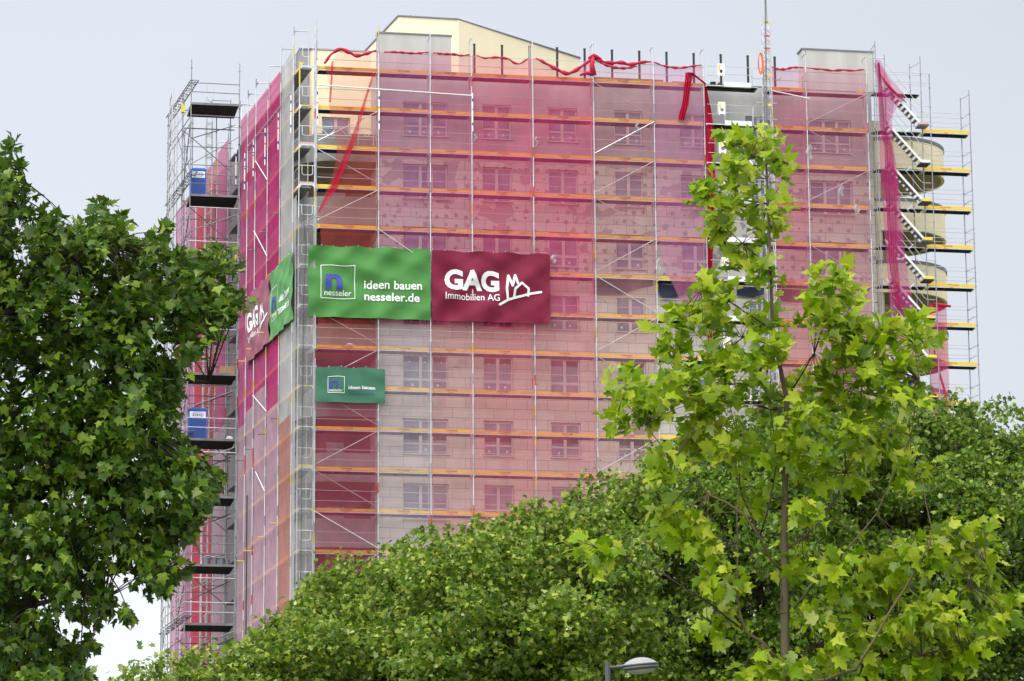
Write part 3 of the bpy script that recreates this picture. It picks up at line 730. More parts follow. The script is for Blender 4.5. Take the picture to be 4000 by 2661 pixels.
cols_lo = {0: ('brownred', (.48, .08, .15), .64), 1: ('greyveil', (.64, .50, .58), .71), 2: ('palerose', (.72, .27, .33), .70), 3: ('pinkrose', (.75, .18, .25), .66), 4: ('palerose2', (.74, .20, .27), .67),
           5: ('sand', (.72, .32, .35), .75), 8: ('rosy', (.70, .15, .21), .67), 9: ('dusky2', (.62, .19, .27), .70)}
LBL_UP = {0: 'red debris net drawn aside like a curtain in the corner bay beside the cream wall', 1: 'purple tinted upper debris net over the left grey roof block and its triple windows',
          2: 'rose pink upper debris net in the narrow bay right of the purple net', 3: 'crimson upper debris net above the GAG lettering, two bays left of the red knot',
          4: 'crimson upper debris net with the deepest sagging red roll, left of the red knot', 5: 'pale dusty upper debris net with wavy double roll, right of the red knot',
          6: 'lilac debris net left of the loading bay, torn to a point', 8: 'crimson upper debris net immediately right of the hoist mast', 9: 'dusky pink upper debris net over the right grey roof block'}
LBL_LO = {0: 'brownish red lower debris net over the stacked balconies below the small green banner', 1: 'nearly colourless grey lower debris net right of the small green banner',
          2: 'pale rose lower debris net in the narrow bay below the left of the maroon banner', 3: 'bright pink lower debris net below the right half of the maroon banner',
          4: 'light pink lower debris net in the bay right below the corner of the maroon banner', 5: 'faint sand coloured lower debris net half hidden by the young tree',
          8: 'rosy lower debris net behind the trunk of the young tree', 9: 'thin dusky lower debris net by the foot of the stair tower'}
left0 = plf([(z, u) for u, z in [wl(x, y, .03) for x, y in ((1266, 255), (1275, 284), (1287, 340), (1285, 407), (1296, 480), (1313, 547), (1317, 602), (1295, 700), (1262, 770), (1243, 830), (1246, 860), (1250, 890), (1256, 960))]] + [(-9.3, .12), (-30, .05)])
for c, (key, col, T) in cols_up.items():
    u0, u1 = PU[c]+.03, PU[c+1]-.03
    pl = rolls[c]; split = {0: -14.2, 1: -12.9, 2: -12.9, 3: -12.9, 4: -12.1, 5: -9.9, 6: -12, 8: -10.2, 9: -9.8}[c]
    kw = {}
    if c == 0: kw['left'] = lambda z: max(.04, left0(z))
    if c == 6:
        kw['left'] = plf([(2, PU[6]+.03), (-8.2, PU[6]+.03), (-9.5, 17.3), (-11.0, 18.0), (-13, 18.5)]); split = -12.4
        kw['right'] = plf([(2, PU[7]-.03), (-11, PU[7]-.1), (-13, 18.9)])
    if c == 8: u0 = 22.85
    b = net_sheet(u0, u1, lambda u, pl=pl: interp(pl, u)+.0, split, seed=c, amp=.012 if c == 0 else .008, **kw)
    o = b.thing('debris_net', netm(key, col, T), LBL_UP[c], 'debris net', GRP, smooth=True)
    add_roll(o, c, *((.07, .12) if c in (0, 4, 5) else (.04, .075)))
    if c == 5: add_roll(o, c, .05, .09, P(0, [(1935, 545), (2010, 590), (2100, 622), (2180, 632), (2260, 628), (2330, 610)], ox=1500))
    if c == 0:   # folded strip running down the curtain
        q = [wl(x, y, -.0) for x, y in ((1461, 285), (1430, 380), (1404, 470), (1375, 560), (1342, 640), (1300, 740), (1262, 800), (1244, 832))]
        b = MB(); wdt = [.05, .07, .09, .12, .17, .18, .1, .03]
        vs = []
        for i, (u, z) in enumerate(q): vs += [(u-wdt[i], -.015, z), (u, .012, z), (u+wdt[i], -.015, z)]
        b.add(vs, [f for i in range(len(q)-1) for f in ((3*i, 3*i+1, 3*i+4, 3*i+3), (3*i+1, 3*i+2, 3*i+5, 3*i+4))])
        b.part('fold', netm('fold', (.62, .02, .06), .35), o)
        q = [wl(x, y, -.0) for x, y in ((1299, 240), (1294, 330), (1289, 400))]
        b = MB(); vs = []
        for i, (u, z) in enumerate(q): vs += [(u-.05, -.015, z), (u, .012, z), (u+.05, -.015, z)]
        b.add(vs, [f for i in range(len(q)-1) for f in ((3*i, 3*i+1, 3*i+4, 3*i+3), (3*i+1, 3*i+2, 3*i+5, 3*i+4))])
        b.part('fold', netm('fold', (.62, .02, .06), .35), o)
    if c in (3, 4):   # gathered net drooping from the roll to the rail
        b = MB(); b.cur = 0
    if c in cols_lo:
        key, col, T = cols_lo[c]
        b = net_sheet(u0, u1, split+.05, -28.2, v=.046, seed=c+20)
        b.thing('debris_net', netm(key, col, T), LBL_LO[c], 'debris net', GRP, smooth=True)
# red knot of net at the pole between the fourth and fifth sheets
kx = wl(2319, 222, -.06)
b = MB(); b.path([(kx[0]-.28, -.05, kx[1]-.1), (kx[0]-.1, -.07, kx[1]+.02), (kx[0], -.08, kx[1]+.06), (kx[0]+.15, -.07, kx[1]), (kx[0]+.4, -.05, kx[1]-.12)], [.05, .09, .11, .1, .05], 8)
b.path([(kx[0]-.02, -.06, kx[1]), (kx[0]-.1, -.07, kx[1]-.45), (kx[0]-.02, -.06, kx[1]-.95)], [.1, .13, .16], 8)
b.path([(kx[0]-.7, .0, kx[1]-.98), (kx[0]-.4, -.05, kx[1]-.85), (kx[0]-.05, -.06, kx[1]-.92)], [.05, .1, .1], 8)
b.thing('net_knot', M['roll'], 'knotted bunch of red net tied at a pole top, highest point of the net edge', 'net bundle', smooth=True)
def ribbon(pts, w, v, mat_, label, folds=3, name='net_strip'):
    """a hanging, gathered strip of net: zig-zag section"""
    b = MB(); n = folds*2+1; vs = []
    q = []
    for i in range(len(pts)-1):
        for j in range(6): q.append((pts[i][0]+(pts[i+1][0]-pts[i][0])*j/6, pts[i][1]+(pts[i+1][1]-pts[i][1])*j/6, w[i]+(w[i+1]-w[i])*j/6))
    q.append((*pts[-1], w[-1]))
    for i, (u, z, ww) in enumerate(q):
        for j in range(n):
            s = j/(n-1)-.5
            vs.append((u+s*ww+.012*sin(i*.7+j), v+(.07 if j % 2 else -.05)+.015*sin(i*.5+j*2), z))
    b.add(vs, [(i*n+j, i*n+j+1, (i+1)*n+j+1, (i+1)*n+j) for i in range(len(q)-1) for j in range(n-1)])
    return b.thing(name, mat_, label, 'net strip', 'gathered strips of red net')
NR = netm('dense red', (.60, .015, .075), .16)
k = 2.357
ribbon([wl(2400+x/k, y/k, -.06) for x, y in ((690, 668), (672, 800), (650, 960), (615, 1105))], [.42, .33, .33, .33], -.06, NR, 'short red net strip hanging over the toe board left of the loading bay')
ribbon([wl(2400+x/k, y/k, -.08) for x, y in ((690, 668), (745, 700), (830, 768))], [.3, .14, .08], -.08, NR, 'thin red net swag tied across to the loading bay pole')
ribbon([wl(x, y, -.08) for x, y in ((2752, 325), (2765, 420), (2772, 530), (2778, 700), (2776, 900), (2770, 1100), (2772, 1300), (2770, 1560))], [.08, .3, .48, .4, .3, .2, .24, .2], -.08, NR, 'long red gathered net strip down the left edge of the open loading bay', 4)
# nets on the right end: flap and long bundle
nb = MB(); rt = plf([(1.4, 28.45), (.6, 28.75), (-.6, 29.15), (-1.5, 28.95), (-3, 28.95), (-5, 29.2), (-7, 29.3), (-9, 29.45), (-12, 29.85), (-15, 29.9)])
b = net_sheet(28.22, 29, 1.4, -14, v=-.82, left=plf([(1.4, 28.22), (-5, 28.3), (-9, 28.45), (-14, 28.7)]), right=rt, seed=5, amp=.07, nu=14)
o = b.thing('debris_net', netm('magenta', (.56, .07, .27), .56), 'magenta debris net hanging loose down the left side of the stair tower', 'debris net', GRP, smooth=True)
b = MB(); q = [(28.32, 1.2, .1), (28.36, -.5, .22), (28.42, -2.2, .3), (28.7, -3.2, .42), (28.75, -5, .6), (28.78, -7, .55), (28.75, -9, .45), (29.0, -11.5, .3)]; vs = []
n = 9
for i, (u, z, ww) in enumerate(q):
    for j in range(n): vs.append((u+(j/(n-1)-.5)*ww, -.9+(.06 if j % 2 else -.04), z))
b.add(vs, [(i*n+j, i*n+j+1, (i+1)*n+j+1, (i+1)*n+j) for i in range(len(q)-1) for j in range(n-1)])
b.part('fold', netm('magenta2', (.58, .045, .21), .52), o)
fl = [wl(x, y, -.86) for x, y in ((3412, 246), (3438, 252), (3470, 300), (3532, 372), (3537, 392), (3512, 402), (3470, 350), (3425, 300))]
b = MB(); b.add([(u, -.86+.03*sin(i*2), z) for i, (u, z) in enumerate(fl)], [(0, 1, 2, 7), (7, 2, 6), (2, 3, 6), (3, 4, 5), (3, 5, 6)])
b.part('flap', netm('flap', (.58, .08, .26), .58), o)
b = MB(); f2 = [wl(x, y, -.88) for x, y in ((3436, 285), (3455, 315), (3490, 355), (3540, 402))]
b.path([(u, -.88, z) for u, z in f2], [.03, .055, .06, .02], 6); b.part('rolled_hem', M['roll'], o, smooth=True)
fl = [wl(x, y, -.84) for x, y in ((3440, 330), (3470, 350), (3512, 402), (3505, 418), (3484, 455), (3465, 492), (3450, 480))]
b = MB(); b.add([(u, -.84, z) for u, z in fl], [(0, 1, 2, 3), (0, 3, 4), (0, 4, 5, 6)]); b.part('flap', netm('flap', (.58, .08, .26), .58), o)
b = net_sheet(30.72, 31.68, lambda u: -10.98-.08*(u-30.6), -17, v=-.12, seed=9, amp=.05, nu=12)
o = b.thing('debris_net', netm('rightnet', (.60, .06, .25), .52), 'short magenta debris net hanging from the lower right scaffold bay beside the sky', 'debris net', GRP, smooth=True)
b = MB()
b.grid(lambda s, t: (30.72+.95*s, -.16+.03*sin(9*s), -10.98-.08*s-t*(.5*(1-s)**.7+.08)), 10, 4); b.part('fold', netm('dense red', (.6, .015, .075), .16), o)
b = MB(); b.path([(31.0, -.18, -10.98), (31.6, -.18, -11.06), (31.88, -.18, -11.1)], [.05, .08, .06], 8); b.part('rolled_hem', M['roll'], o, smooth=True)
b = MB(); b.path([(30.78, -.17, -12.2), (31.05, -.17, -14), (31.45, -.17, -15.5), (31.55, -.17, -17)], [.02, .05, .06, .04], 5); b.part('crease', M['roll'], o)
# side nets
def side_net(va, vb, zt, zb_, key, col, T, label, off=.04, ztb=None):
    b = MB(); nv = max(6, int((zt-zb_)/.4)); rr = random.Random(key); p1 = rr.uniform(0, 6)
    ztb = zt if ztb is None else ztb
    def fn(s, t):
        v = va+(vb-va)*s; z = (zt+(ztb-zt)*s)*(1-t)+zb_*t
        return (su(v)+off+.010*sin(3*s+.35*z+p1)*sin(pi*s)+.006*sin(7*s+p1), v, z)
    b.grid(fn, 8, nv); return b.thing('debris_net', netm(key, col, T, streak=.06), label, 'debris net', GRP, smooth=True)
Z1 = -13.2
side_net(1.12, 4.13, 1.35, -17.2, 'side grey', (.54, .52, .52), .60, 'grey debris net on the narrow flank next to the corner ladder bay', ztb=1.0)
side_net(1.12, 4.13, -17.2, -27.5, 'side rust', (.52, .24, .21), .60, 'rust red debris net on the narrow flank, below the grey one')
side_net(4.19, 7.2, 1.0, -16, 'side magenta a', (.56, .055, .20), .60, 'strong magenta debris net on the narrow flank beside the grey net')
side_net(7.26, 10.27, 1.0, -14.5, 'side magenta b', (.54, .075, .22), .60, 'magenta debris net in the middle of the narrow flank')
side_net(10.33, 12.34, 1.05, -15, 'side magenta c', (.52, .09, .23), .60, 'dark pink debris net second from the far edge of the narrow flank')
side_net(12.4, 14.41, 1.15, -15.5, 'side magenta d', (.52, .11, .25), .60, 'dull pink debris net at the far edge of the narrow flank by the landing tower')
side_net(4.19, 7.2, -16, -27.5, 'side faded a', (.56, .34, .43), .62, 'faded mauve lower debris net below the strong magenta one')
side_net(7.26, 10.27, -14.5, -28.5, 'side faded b', (.56, .35, .43), .62, 'faded mauve lower debris net below the side banners')
side_net(10.33, 12.34, -15, -29, 'side faded c', (.54, .37, .44), .62, 'faded grey pink lower debris net with a dark cable down it')
side_net(12.4, 14.41, -15.5, -29, 'side faded d', (.52, .34, .41), .60, 'faded lower debris net along the dark gap of the landing tower')
side_net(17.62, 20.7, 1.1, -14.5, 'rear pink', (.54, .11, .26), .58, 'pink debris net behind the slim lattice mast of the landing tower')
side_net(17.62, 20.7, -14.5, -30, 'rear faded', (.54, .36, .43), .64, 'greyish pink lower debris net behind the slim lattice mast')
side_net(20.9, 26.8, .9, -30, 'rear red', (.55, .03, .07), .62, 'deep red debris net with tears behind the blue toilet cabins')
side_net(26.9, 33, .9, -30, 'rear rose', (.56, .15, .32), .6, 'rose debris net furthest back behind the left lattice mast')
# grey veil over the corner bay
zc = [wl(x, y, -.05) for x, y in ((1154, 850), (1162, 868), (1180, 872), (1205, 858), (1236, 835))]
veil = netm('veil', (.52, .51, .52), .62)
b = net_sheet(-.93, -.03, lambda u: interp(zc, u), -28, v=-.06, seed=3, amp=.02)
o = b.thing('debris_net', veil, 'thin grey veil net over the corner ladder bay between the banners', 'debris net', GRP, smooth=True)
b = MB(); b.path([(u, -.08, z) for u, z in zc], .016, 6); b.part('rolled_hem', veil, o)
b = MB(); b.grid(lambda s, t: (-.95-.03*s, .02+1.05*s, -6.6-21*t), 4, 40); b.part('return_panel', veil, o)
# cables
b = MB(); b.path([(-.62, -.12, -6.4), (-.6, -.12, -8), (-.5, -.12, -9.3), (-.6, -.12, -12), (-.62, -.12, -18), (-.66, -.12, -26)], .012, 5)
b.thing('cable', M['black'], 'black cable dangling down the corner ladder bay', 'cable')
b = MB(); b.path([(su(11.3)-.08, 11.3, -19.5), (su(11.2)-.09, 11.2, -23), (su(11.25)-.08, 11.25, -28)], .035, 6)
b.thing('cable', M['black'], 'thick dark cable down the faded net on the narrow flank', 'cable')
# navy tarpaulins behind the nets
TA = 'navy tarpaulins under a scaffold level'
def tarp(px, label):
    q = [wl(2000+x/1.96, 900+y/1.96, .8) for x, y in px]; b = MB(); top = q[:2]; n = 10
    bot = q[2:]
    def fn(s, t):
        ut = top[0][0]+(top[1][0]-top[0][0])*s; zt = top[0][1]+(top[1][1]-top[0][1])*s
        zb_ = interp(bot, ut); return (ut, .8+.03*sin(8*s+3*t), zt+(zb_-zt)*t)
    b.grid(fn, n, 4); b.thing('tarpaulin', M['navy'], label, 'tarpaulin', TA, smooth=True)
tarp([(630, 385), (1085, 400), (630, 485), (850, 487), (960, 450), (1085, 425)], 'navy tarpaulin sagging behind the pale dusty net')
tarp([(1120, 408), (1470, 425), (1120, 470), (1150, 530), (1240, 515), (1320, 490), (1470, 470)], 'navy tarpaulin drooping behind the torn lilac net')
tarp([(1720, 425), (1930, 440), (1720, 500), (1850, 515), (1930, 490)], 'navy tarpaulin in the open loading bay')
q0 = [wl(2900+x/1.96, 900+y/1.96, .8) for x, y in ((250, 445), (480, 455), (470, 545), (300, 545))]
b = MB(); b.add([(u, .8, z) for u, z in q0], [(0, 1, 2, 3)]); b.thing('tarpaulin', M['navy'], 'navy tarpaulin right of the hoist mast behind the young tree', 'tarpaulin', TA)
# torn plastic rags
RG = 'scraps of torn plastic film'
def rag(px, py, h, w_, label):
    u, z = wl(px, py, -.05); b = MB(); r = random.Random(px)
    b.grid(lambda s, t: (u+(s-.5)*w_*(1-.5*abs(t-.4))+.05*sin(9*t+px), -.06+.05*sin(7*s+5*t), z-h*t+.04*sin(9*s)), 5, 7)
    b.thing('plastic_rag', netm('film', (.62, .59, .60), .55), label, 'rag', RG, smooth=True)
rag(3160, 565, .75, .3, 'white plastic rag tied to a pole beside the right triple window')
rag(3285, 720, .6, .22, 'pale plastic rag hanging from a brace below the right triple window')
rag(3345, 800, .5, .3, 'light plastic scrap clinging under the right toe boards')
rag(2490, 480, .5, .16, 'white film scrap under a toe board near the lilac net')
rag(2572, 1008, .8, .16, 'white film strip on a pole above the navy tarpaulin')
rag(2162, 995, .4, .26, 'pink film scrap beside the top right corner of the maroon banner')
rag(1857, 525, .35, .12, 'small film scrap on the pole left of the crimson nets')
rag(2095, 535, .5, .1, 'thin film scrap between the crimson nets')
# ================================================================== BANNERS
def banner(name, ua, ub, zt, zb_, m, label, fold, prints, amp=.075, side=False, dzt=0.0, vfix=-.1, cat='banner', trap=None):
    W, H = ub-ua, zt-zb_
    r = random.Random(label); waves = [(r.uniform(.6, 1.8)*r.choice((-1, 1)), r.uniform(1.2, 3.2), r.uniform(0, 6), r.uniform(.35, 1)) for _ in range(5)]
    def disp(s, t):
        d = 0
        for kx_, kz, p, a in waves: d += a*(abs(sin(kx_*s+kz*t*.9+p))**3-.4)
        # swags hung from the eyelets at the top and pulled corners
        d += .8*sin(s*pi*7/W)*math.exp(-t*1.6) + .6*sin(s*5+2)*math.exp(-(H-t)*2.2)
        d += 1.2*sin((s*.8-t*1.5)*2.3)*math.exp(-((s-W*.45)**2)/3-((t-H*.55)**2)/2)
        return amp*1.0*d
    def pos(s, t, lift=0.0):    # s metres from the left, t metres from the top
        d = disp(s, t); sx = s; tz = t + .03*sin(s*4.5)*(1-t/H) + dzt*s/W
        if side:
            f = s/W; v = va_ + (vb_-va_)*f
            dz0 = trap(f) if trap else 0
            return (su(v)-.14-d-lift, v, zt-tz*(1-(0)) + dz0)
        return (ua+sx, vfix-d*1.0-lift, zt-tz)
    if side: va_, vb_ = side
    b = MB(); b.grid(lambda s, t: pos(s*W, t*H), max(24, int(W*14)), max(16, int(H*14)))
    bo = b.thing(name, m, label, cat, 'banners on the scaffolding', smooth=True)
    for pname, pm, geo in prints:
        vs, ffs = geo; b = MB()
        # refine so that the print follows the cloth
        vs2 = [tuple(p[:2]) for p in vs]; fl = [tuple(f) for f in ffs]
        out = []; stack = []
        cache = {}
        def mid(i, j):
            kk = (min(i, j), max(i, j))
            if kk not in cache: cache[kk] = len(vs2); vs2.append(((vs2[i][0]+vs2[j][0])/2, (vs2[i][1]+vs2[j][1])/2))
            return cache[kk]
        stack = fl
        for _ in range(7):
            nxt = []; done = True
            for f in stack:
                L = [((vs2[f[i]][0]-vs2[f[(i+1) % 3]][0])**2+(vs2[f[i]][1]-vs2[f[(i+1) % 3]][1])**2, i) for i in range(3)]
                l, i = max(L)
                if l > .16**2:
                    a_, b_, c_ = f[i], f[(i+1) % 3], f[(i+2) % 3]; mm = mid(a_, b_); nxt += [(a_, mm, c_), (mm, b_, c_)]; done = False
                else: nxt.append(f)
            stack = nxt
            if done: break
        b.add([pos(x, y, .03) for x, y in vs2], stack)
        b.part(pname, pm, bo)
    # eyelet cords along the top edge
    b = MB()
    for i in range(int(W/.6)+1):
        p = pos(min(W, i*.6+.02), 0); b.path([p, (p[0]+.03, p[1]+.06, p[2]+.07)], .008, 4)
    b.part('cord', M['paper'], bo)
    return bo
def tri_rect(x0, x1, y0, y1): return [(x0, y0), (x1, y0), (x1, y1), (x0, y1)], [(0, 1, 2), (0, 2, 3)]
def outline_box(x0, x1, y0, y1, t):
    vs, ff = [], []
    for q in ((x0, x1, y0, y0+t), (x0, x1, y1-t, y1), (x0, x0+t, y0+t, y1-t), (x1-t, x1, y0+t, y1-t)):
        v_, f_ = tri_rect(*q); ff += [tuple(i+len(vs) for i in f) for f in f_]; vs += v_
    return vs, ff
def txt(s, x, base, width, cap, bold=0.0):
    a, ff = fit_text(s, width, cap, bold); return [(x+p[0], base-p[1]) for p in a], ff
def stroke(lines, w_):
    vs, ff = [], []
    for pl in lines:
        for (xa, ya), (xb, yb) in zip(pl, pl[1:]):
            dx, dy = xb-xa, yb-ya; L = sqrt(dx*dx+dy*dy); nx, ny = -dy/L*w_/2, dx/L*w_/2; i = len(vs)
            vs += [(xa+nx, ya+ny), (xb+nx, yb+ny), (xb-nx, yb-ny), (xa-nx, ya-ny)]; ff += [(i, i+1, i+2), (i, i+2, i+3)]
        for (x, y) in pl:
            i = len(vs); vs.append((x, y)); n = 10
            vs += [(x+w_/2*cos(2*pi*j/n), y+w_/2*sin(2*pi*j/n)) for j in range(n)]; ff += [(i, i+1+j, i+1+(j+1) % n) for j in range(n)]
    return vs, ff
def green_prints(S=1.0, last='nesseler.de', lastm='print_white'):
    g = lambda geo: ([(x*S, y*S) for x, y in geo[0]], geo[1])
    return [('logo_frame', M['print_white'], g(outline_box(.60, 2.28, .96, 2.63, .03))), ('logo_letter', M['print_blue'], g(txt('n', .82, 2.13, .84, 1.06, .035))),
            ('logo_text', M['print_white'], g(txt('nesseler', .78, 2.48, 1.32, .27))),
            ('slogan', M['print_white'], g(txt('ideen bauen', 2.73, 2.05, 2.83, .40, .018))), ('web_address', M[lastm], g(txt(last, 2.73, 2.65, 2.72, .40, .018)))]
def gag_prints():
    px = lambda pts: [((x-1152)/152.5, (y-358-(x-1152)*.03)/152.5) for x, y in pts]
    lg = stroke([px([(1722, 735), (1714, 650), (1727, 553), (1757, 632), (1778, 550), (1797, 612)]), px([(1770, 718), (1777, 655), (1827, 606), (1881, 648), (1877, 702)]), px([(1660, 773), (1722, 738), (1800, 712), (1880, 690), (1975, 676)])], .115)
    return [('logo_text', M['print_white'], txt('GAG', .62, 1.91, 2.70, .96, .04)), ('company_text', M['print_white'], txt('Immobilien AG', .65, 2.44, 2.68, .34)), ('logo_drawing', M['print_white'], lg)]
banner('banner', -.37, 5.60, -9.13, -12.67, M['green'], 'large green banner with white and blue lettering on the wide face', 1, green_prints())
banner('banner', 5.69, 11.54, -9.16, -12.67, M['maroon'], 'large maroon banner with white GAG lettering on the wide face', 1, gag_prints())
S = 3.33/5.97
sg = [('logo_frame', M['print_white'], outline_box(.58, 1.39, .46, 1.27, .022)), ('logo_letter', M['print_blue'], txt('n', .66, 1.01, .42, .50, .02)), ('logo_text', M['print_white'], txt('nesseler', .65, 1.20, .66, .135)),
      ('slogan', M['print_white'], txt('ideen bauen', 1.58, 1.06, 1.30, .17, .012)), ('web_address', M['print_teal'], txt('nesseler.de', 1.58, 1.29, 1.28, .17, .012))]
banner('banner', .02, 3.38, -15.14, -16.86, M['green2'], 'small blue green banner hanging alone below the large green one', 1, sg, amp=.03)
banner('banner', 0, 5.3, -9.25, -12.7, M['green_pale'], 'green banner seen edge-on on the narrow flank', 1, [(a, m_, ([(x*.86, y*.98) for x, y in g_[0]], g_[1])) for a, m_, g_ in green_prints()], side=(5.72, .42), amp=.045)
banner('banner', 0, 5.9, -9.2, -12.65, M['maroon_pale'], 'maroon banner seen edge-on on the narrow flank', 1, gag_prints(), side=(11.75, 5.8), amp=.04)
# ================================================================== HOIST MAST (right)
def mast_geo(u0, u1, v0, v1, z0, z1, step=.5, seed=1):
    b = MB(); r = .028
    for u in (u0, u1):
        for v in (v0, v1): b.tube((u, v, z0), (u, v, z1), r, 6)
    z = z0; i = 0
    while z + step < z1 + .01:
        for v in (v0, v1):
            # curved X plates between the legs
            b.path([(u0, v, z+.06), ((u0*2+u1)/3, v, z+.14), ((u0+u1*2)/3, v, z+.14), (u1, v, z+.06)], .016, 4)
            b.path([(u0, v, z+.28), ((u0*2+u1)/3, v, z+.2), ((u0+u1*2)/3, v, z+.2), (u1, v, z+.28)], .016, 4)
        for u in (u0, u1): b.tube((u, v0, z), (u, v1, z+step), .012, 4)
        z += step; i += 1
    return b
hm = root('hoist_mast', 'slim lattice hoist mast rising past the roof beside the open loading bay', 'hoist mast', (22.58, -.6, -ZB))
mast_geo(22.40, 22.78, -.78, -.42, -ZB+.2, 3.35).part('mast', M['steel'], hm)
b = MB(); b.tube((22.47, -.86, -3), (22.53, -.86, 4.75), .035, 6); b.tube((22.6, -.86, 3.0), (22.56, -.86, 4.7), .018, 5); b.tube((22.36, -.86, -28), (22.36, -.86, 1), .03, 6); b.part('jib_pole', M['dark_tube'], hm)
b = MB()
for z in (3.0, .2, -1.3): b.box(22.44, 22.74, -.80, -.79, z, z+.13)
b.part('painted_brace', M['yellow_paint'], hm)
b = MB()
for z in (2.3, 1.65): b.box(22.44, 22.74, -.80, -.79, z, z+.1)
b.part('painted_brace', M['red_tag'], hm)
for k_ in range(5):
    z = -1-4*k_; b = MB(); b.tube((22.1, -.3, z), (23.15, -.3, z), .024, 6); b.tube((22.1, -.3, z-.85), (23.15, -.3, z-.85), .024, 6); b.part('wall_tie', M['steel'], hm)
b = MB()
b.path([(22.8, -.9, .12), (23.0, -.95, .02), (23.15, -.95, .05), (23.25, -.95, .18)], .02, 5); b.part('hook', M['dark_tube'], hm)
c0 = wl(2970, 245, -.9); b = MB()
for i in range(6):
    rx, rz = .085+.012*i, .48+.035*(i % 3); pts = [(c0[0]+rx*cos(a), -.9-.02*i, c0[1]+rz*sin(a)-.02*i) for a in np.linspace(0, 2*pi, 25)[:-1]]
    b.path(pts, .017, 5, close=True)
b.thing('hose_coil', M['orange'], 'coil of orange hose hung on the hoist mast at roof level', 'hose')
u, z = wl(2785, 318, .3)
b = MB(); b.lathe((u, .3, -.12), [(.01, 0), (.11, 0), (.15, .24), (.16, .25), (.145, .25), (.1, .02)], 18); b.thing('bucket', M['black'], 'black bucket on the top loading deck beside the round-holed gate', 'bucket')
u, z = wl(2808, 318, .3)
b = MB(); b.lathe((u, .3, -.12), [(.01, .24), (.05, .24), (.09, .16), (.1, .04), (.08, 0), (.01, 0)], 12); o = b.thing('tool_bag', M['black'], 'small black tool bag next to the black bucket', 'bag', smooth=True)
b = MB(); b.lathe((u, .3, .1), [(.01, .1), (.05, .08), (.055, .02), (.02, 0)], 10); b.part('bag_top', M['pinkwood'], o)
# planks on the top level
b = MB(); b.box(PU[5]+.1, PU[6]+.55, .25, .45, -.02, .13); b.thing('plank_stack', M['ply'], 'stack of timber planks on the top deck right of the red knot', 'planks')
b = MB(); b.box(PU[6]+1.0, PU[6]+1.9, .25, .45, .0, .08); b.thing('plank_stack', M['ply'], 'single short plank on the top deck behind the lilac net', 'planks')
u, z = wl(1367, 1350, .25); b = MB(); b.grid(lambda s, t: (u-.25+.52*s, .2+.35*t, -13.99+.12*sin(pi*s)*sin(pi*t)+.05), 8, 6); b.box(u-.25, u+.27, .2, .55, -14.05, -13.97)
b.thing('sack', M['sack'], 'white sack lying on the deck between the large and the small green banner', 'sack')
# ================================================================== STAIR TOWER (right)
st = root('stair_tower', 'scaffold stair tower with parallel aluminium flights and an outer bay at the right end', 'scaffold', (30.7, 0, -ZB))
def ppole(u, v, zt, zb_=-ZB):
    b = MB(); b.tube((u, v, zb_), (u, v, zt), .026, 8)
    for r in range(14):
        z = -2*r
        if z < zt-.1: b.tube((u, v, z-.02), (u, v, z+.03), .042, 8)
        if z+1.05 < zt: b.tube((u, v, z+.98), (u, v, z+1.03), .04, 8)
    b.part('pole', M['pole_dark'], st)
for u, v, zt in ((28.18, -.8, 2.35), (28.3, .0, 2.1), (29.1, .73, 2.15), (30.42, .73, 1.7), (30.76, 0, 1.9), (30.95, -.85, .75), (33.05, .73, .05), (33.28, 0, .25)): ppole(u, v, zt)
b = MB(); b.tube((28.18, -.8, 2.2), (28.3, .73, 2.2), .022); b.tube((28.3, .7, 1.95), (29.1, .73, 1.95), .022); b.tube((30.42, .73, 1.5), (30.76, 0, 1.6), .022); b.tube((33.05, .73, -.05), (33.28, 0, 0), .022)
b.part('frame_head', M['steel'], st)
LB, RB_ = 30.76-28.18, 33.28-30.76
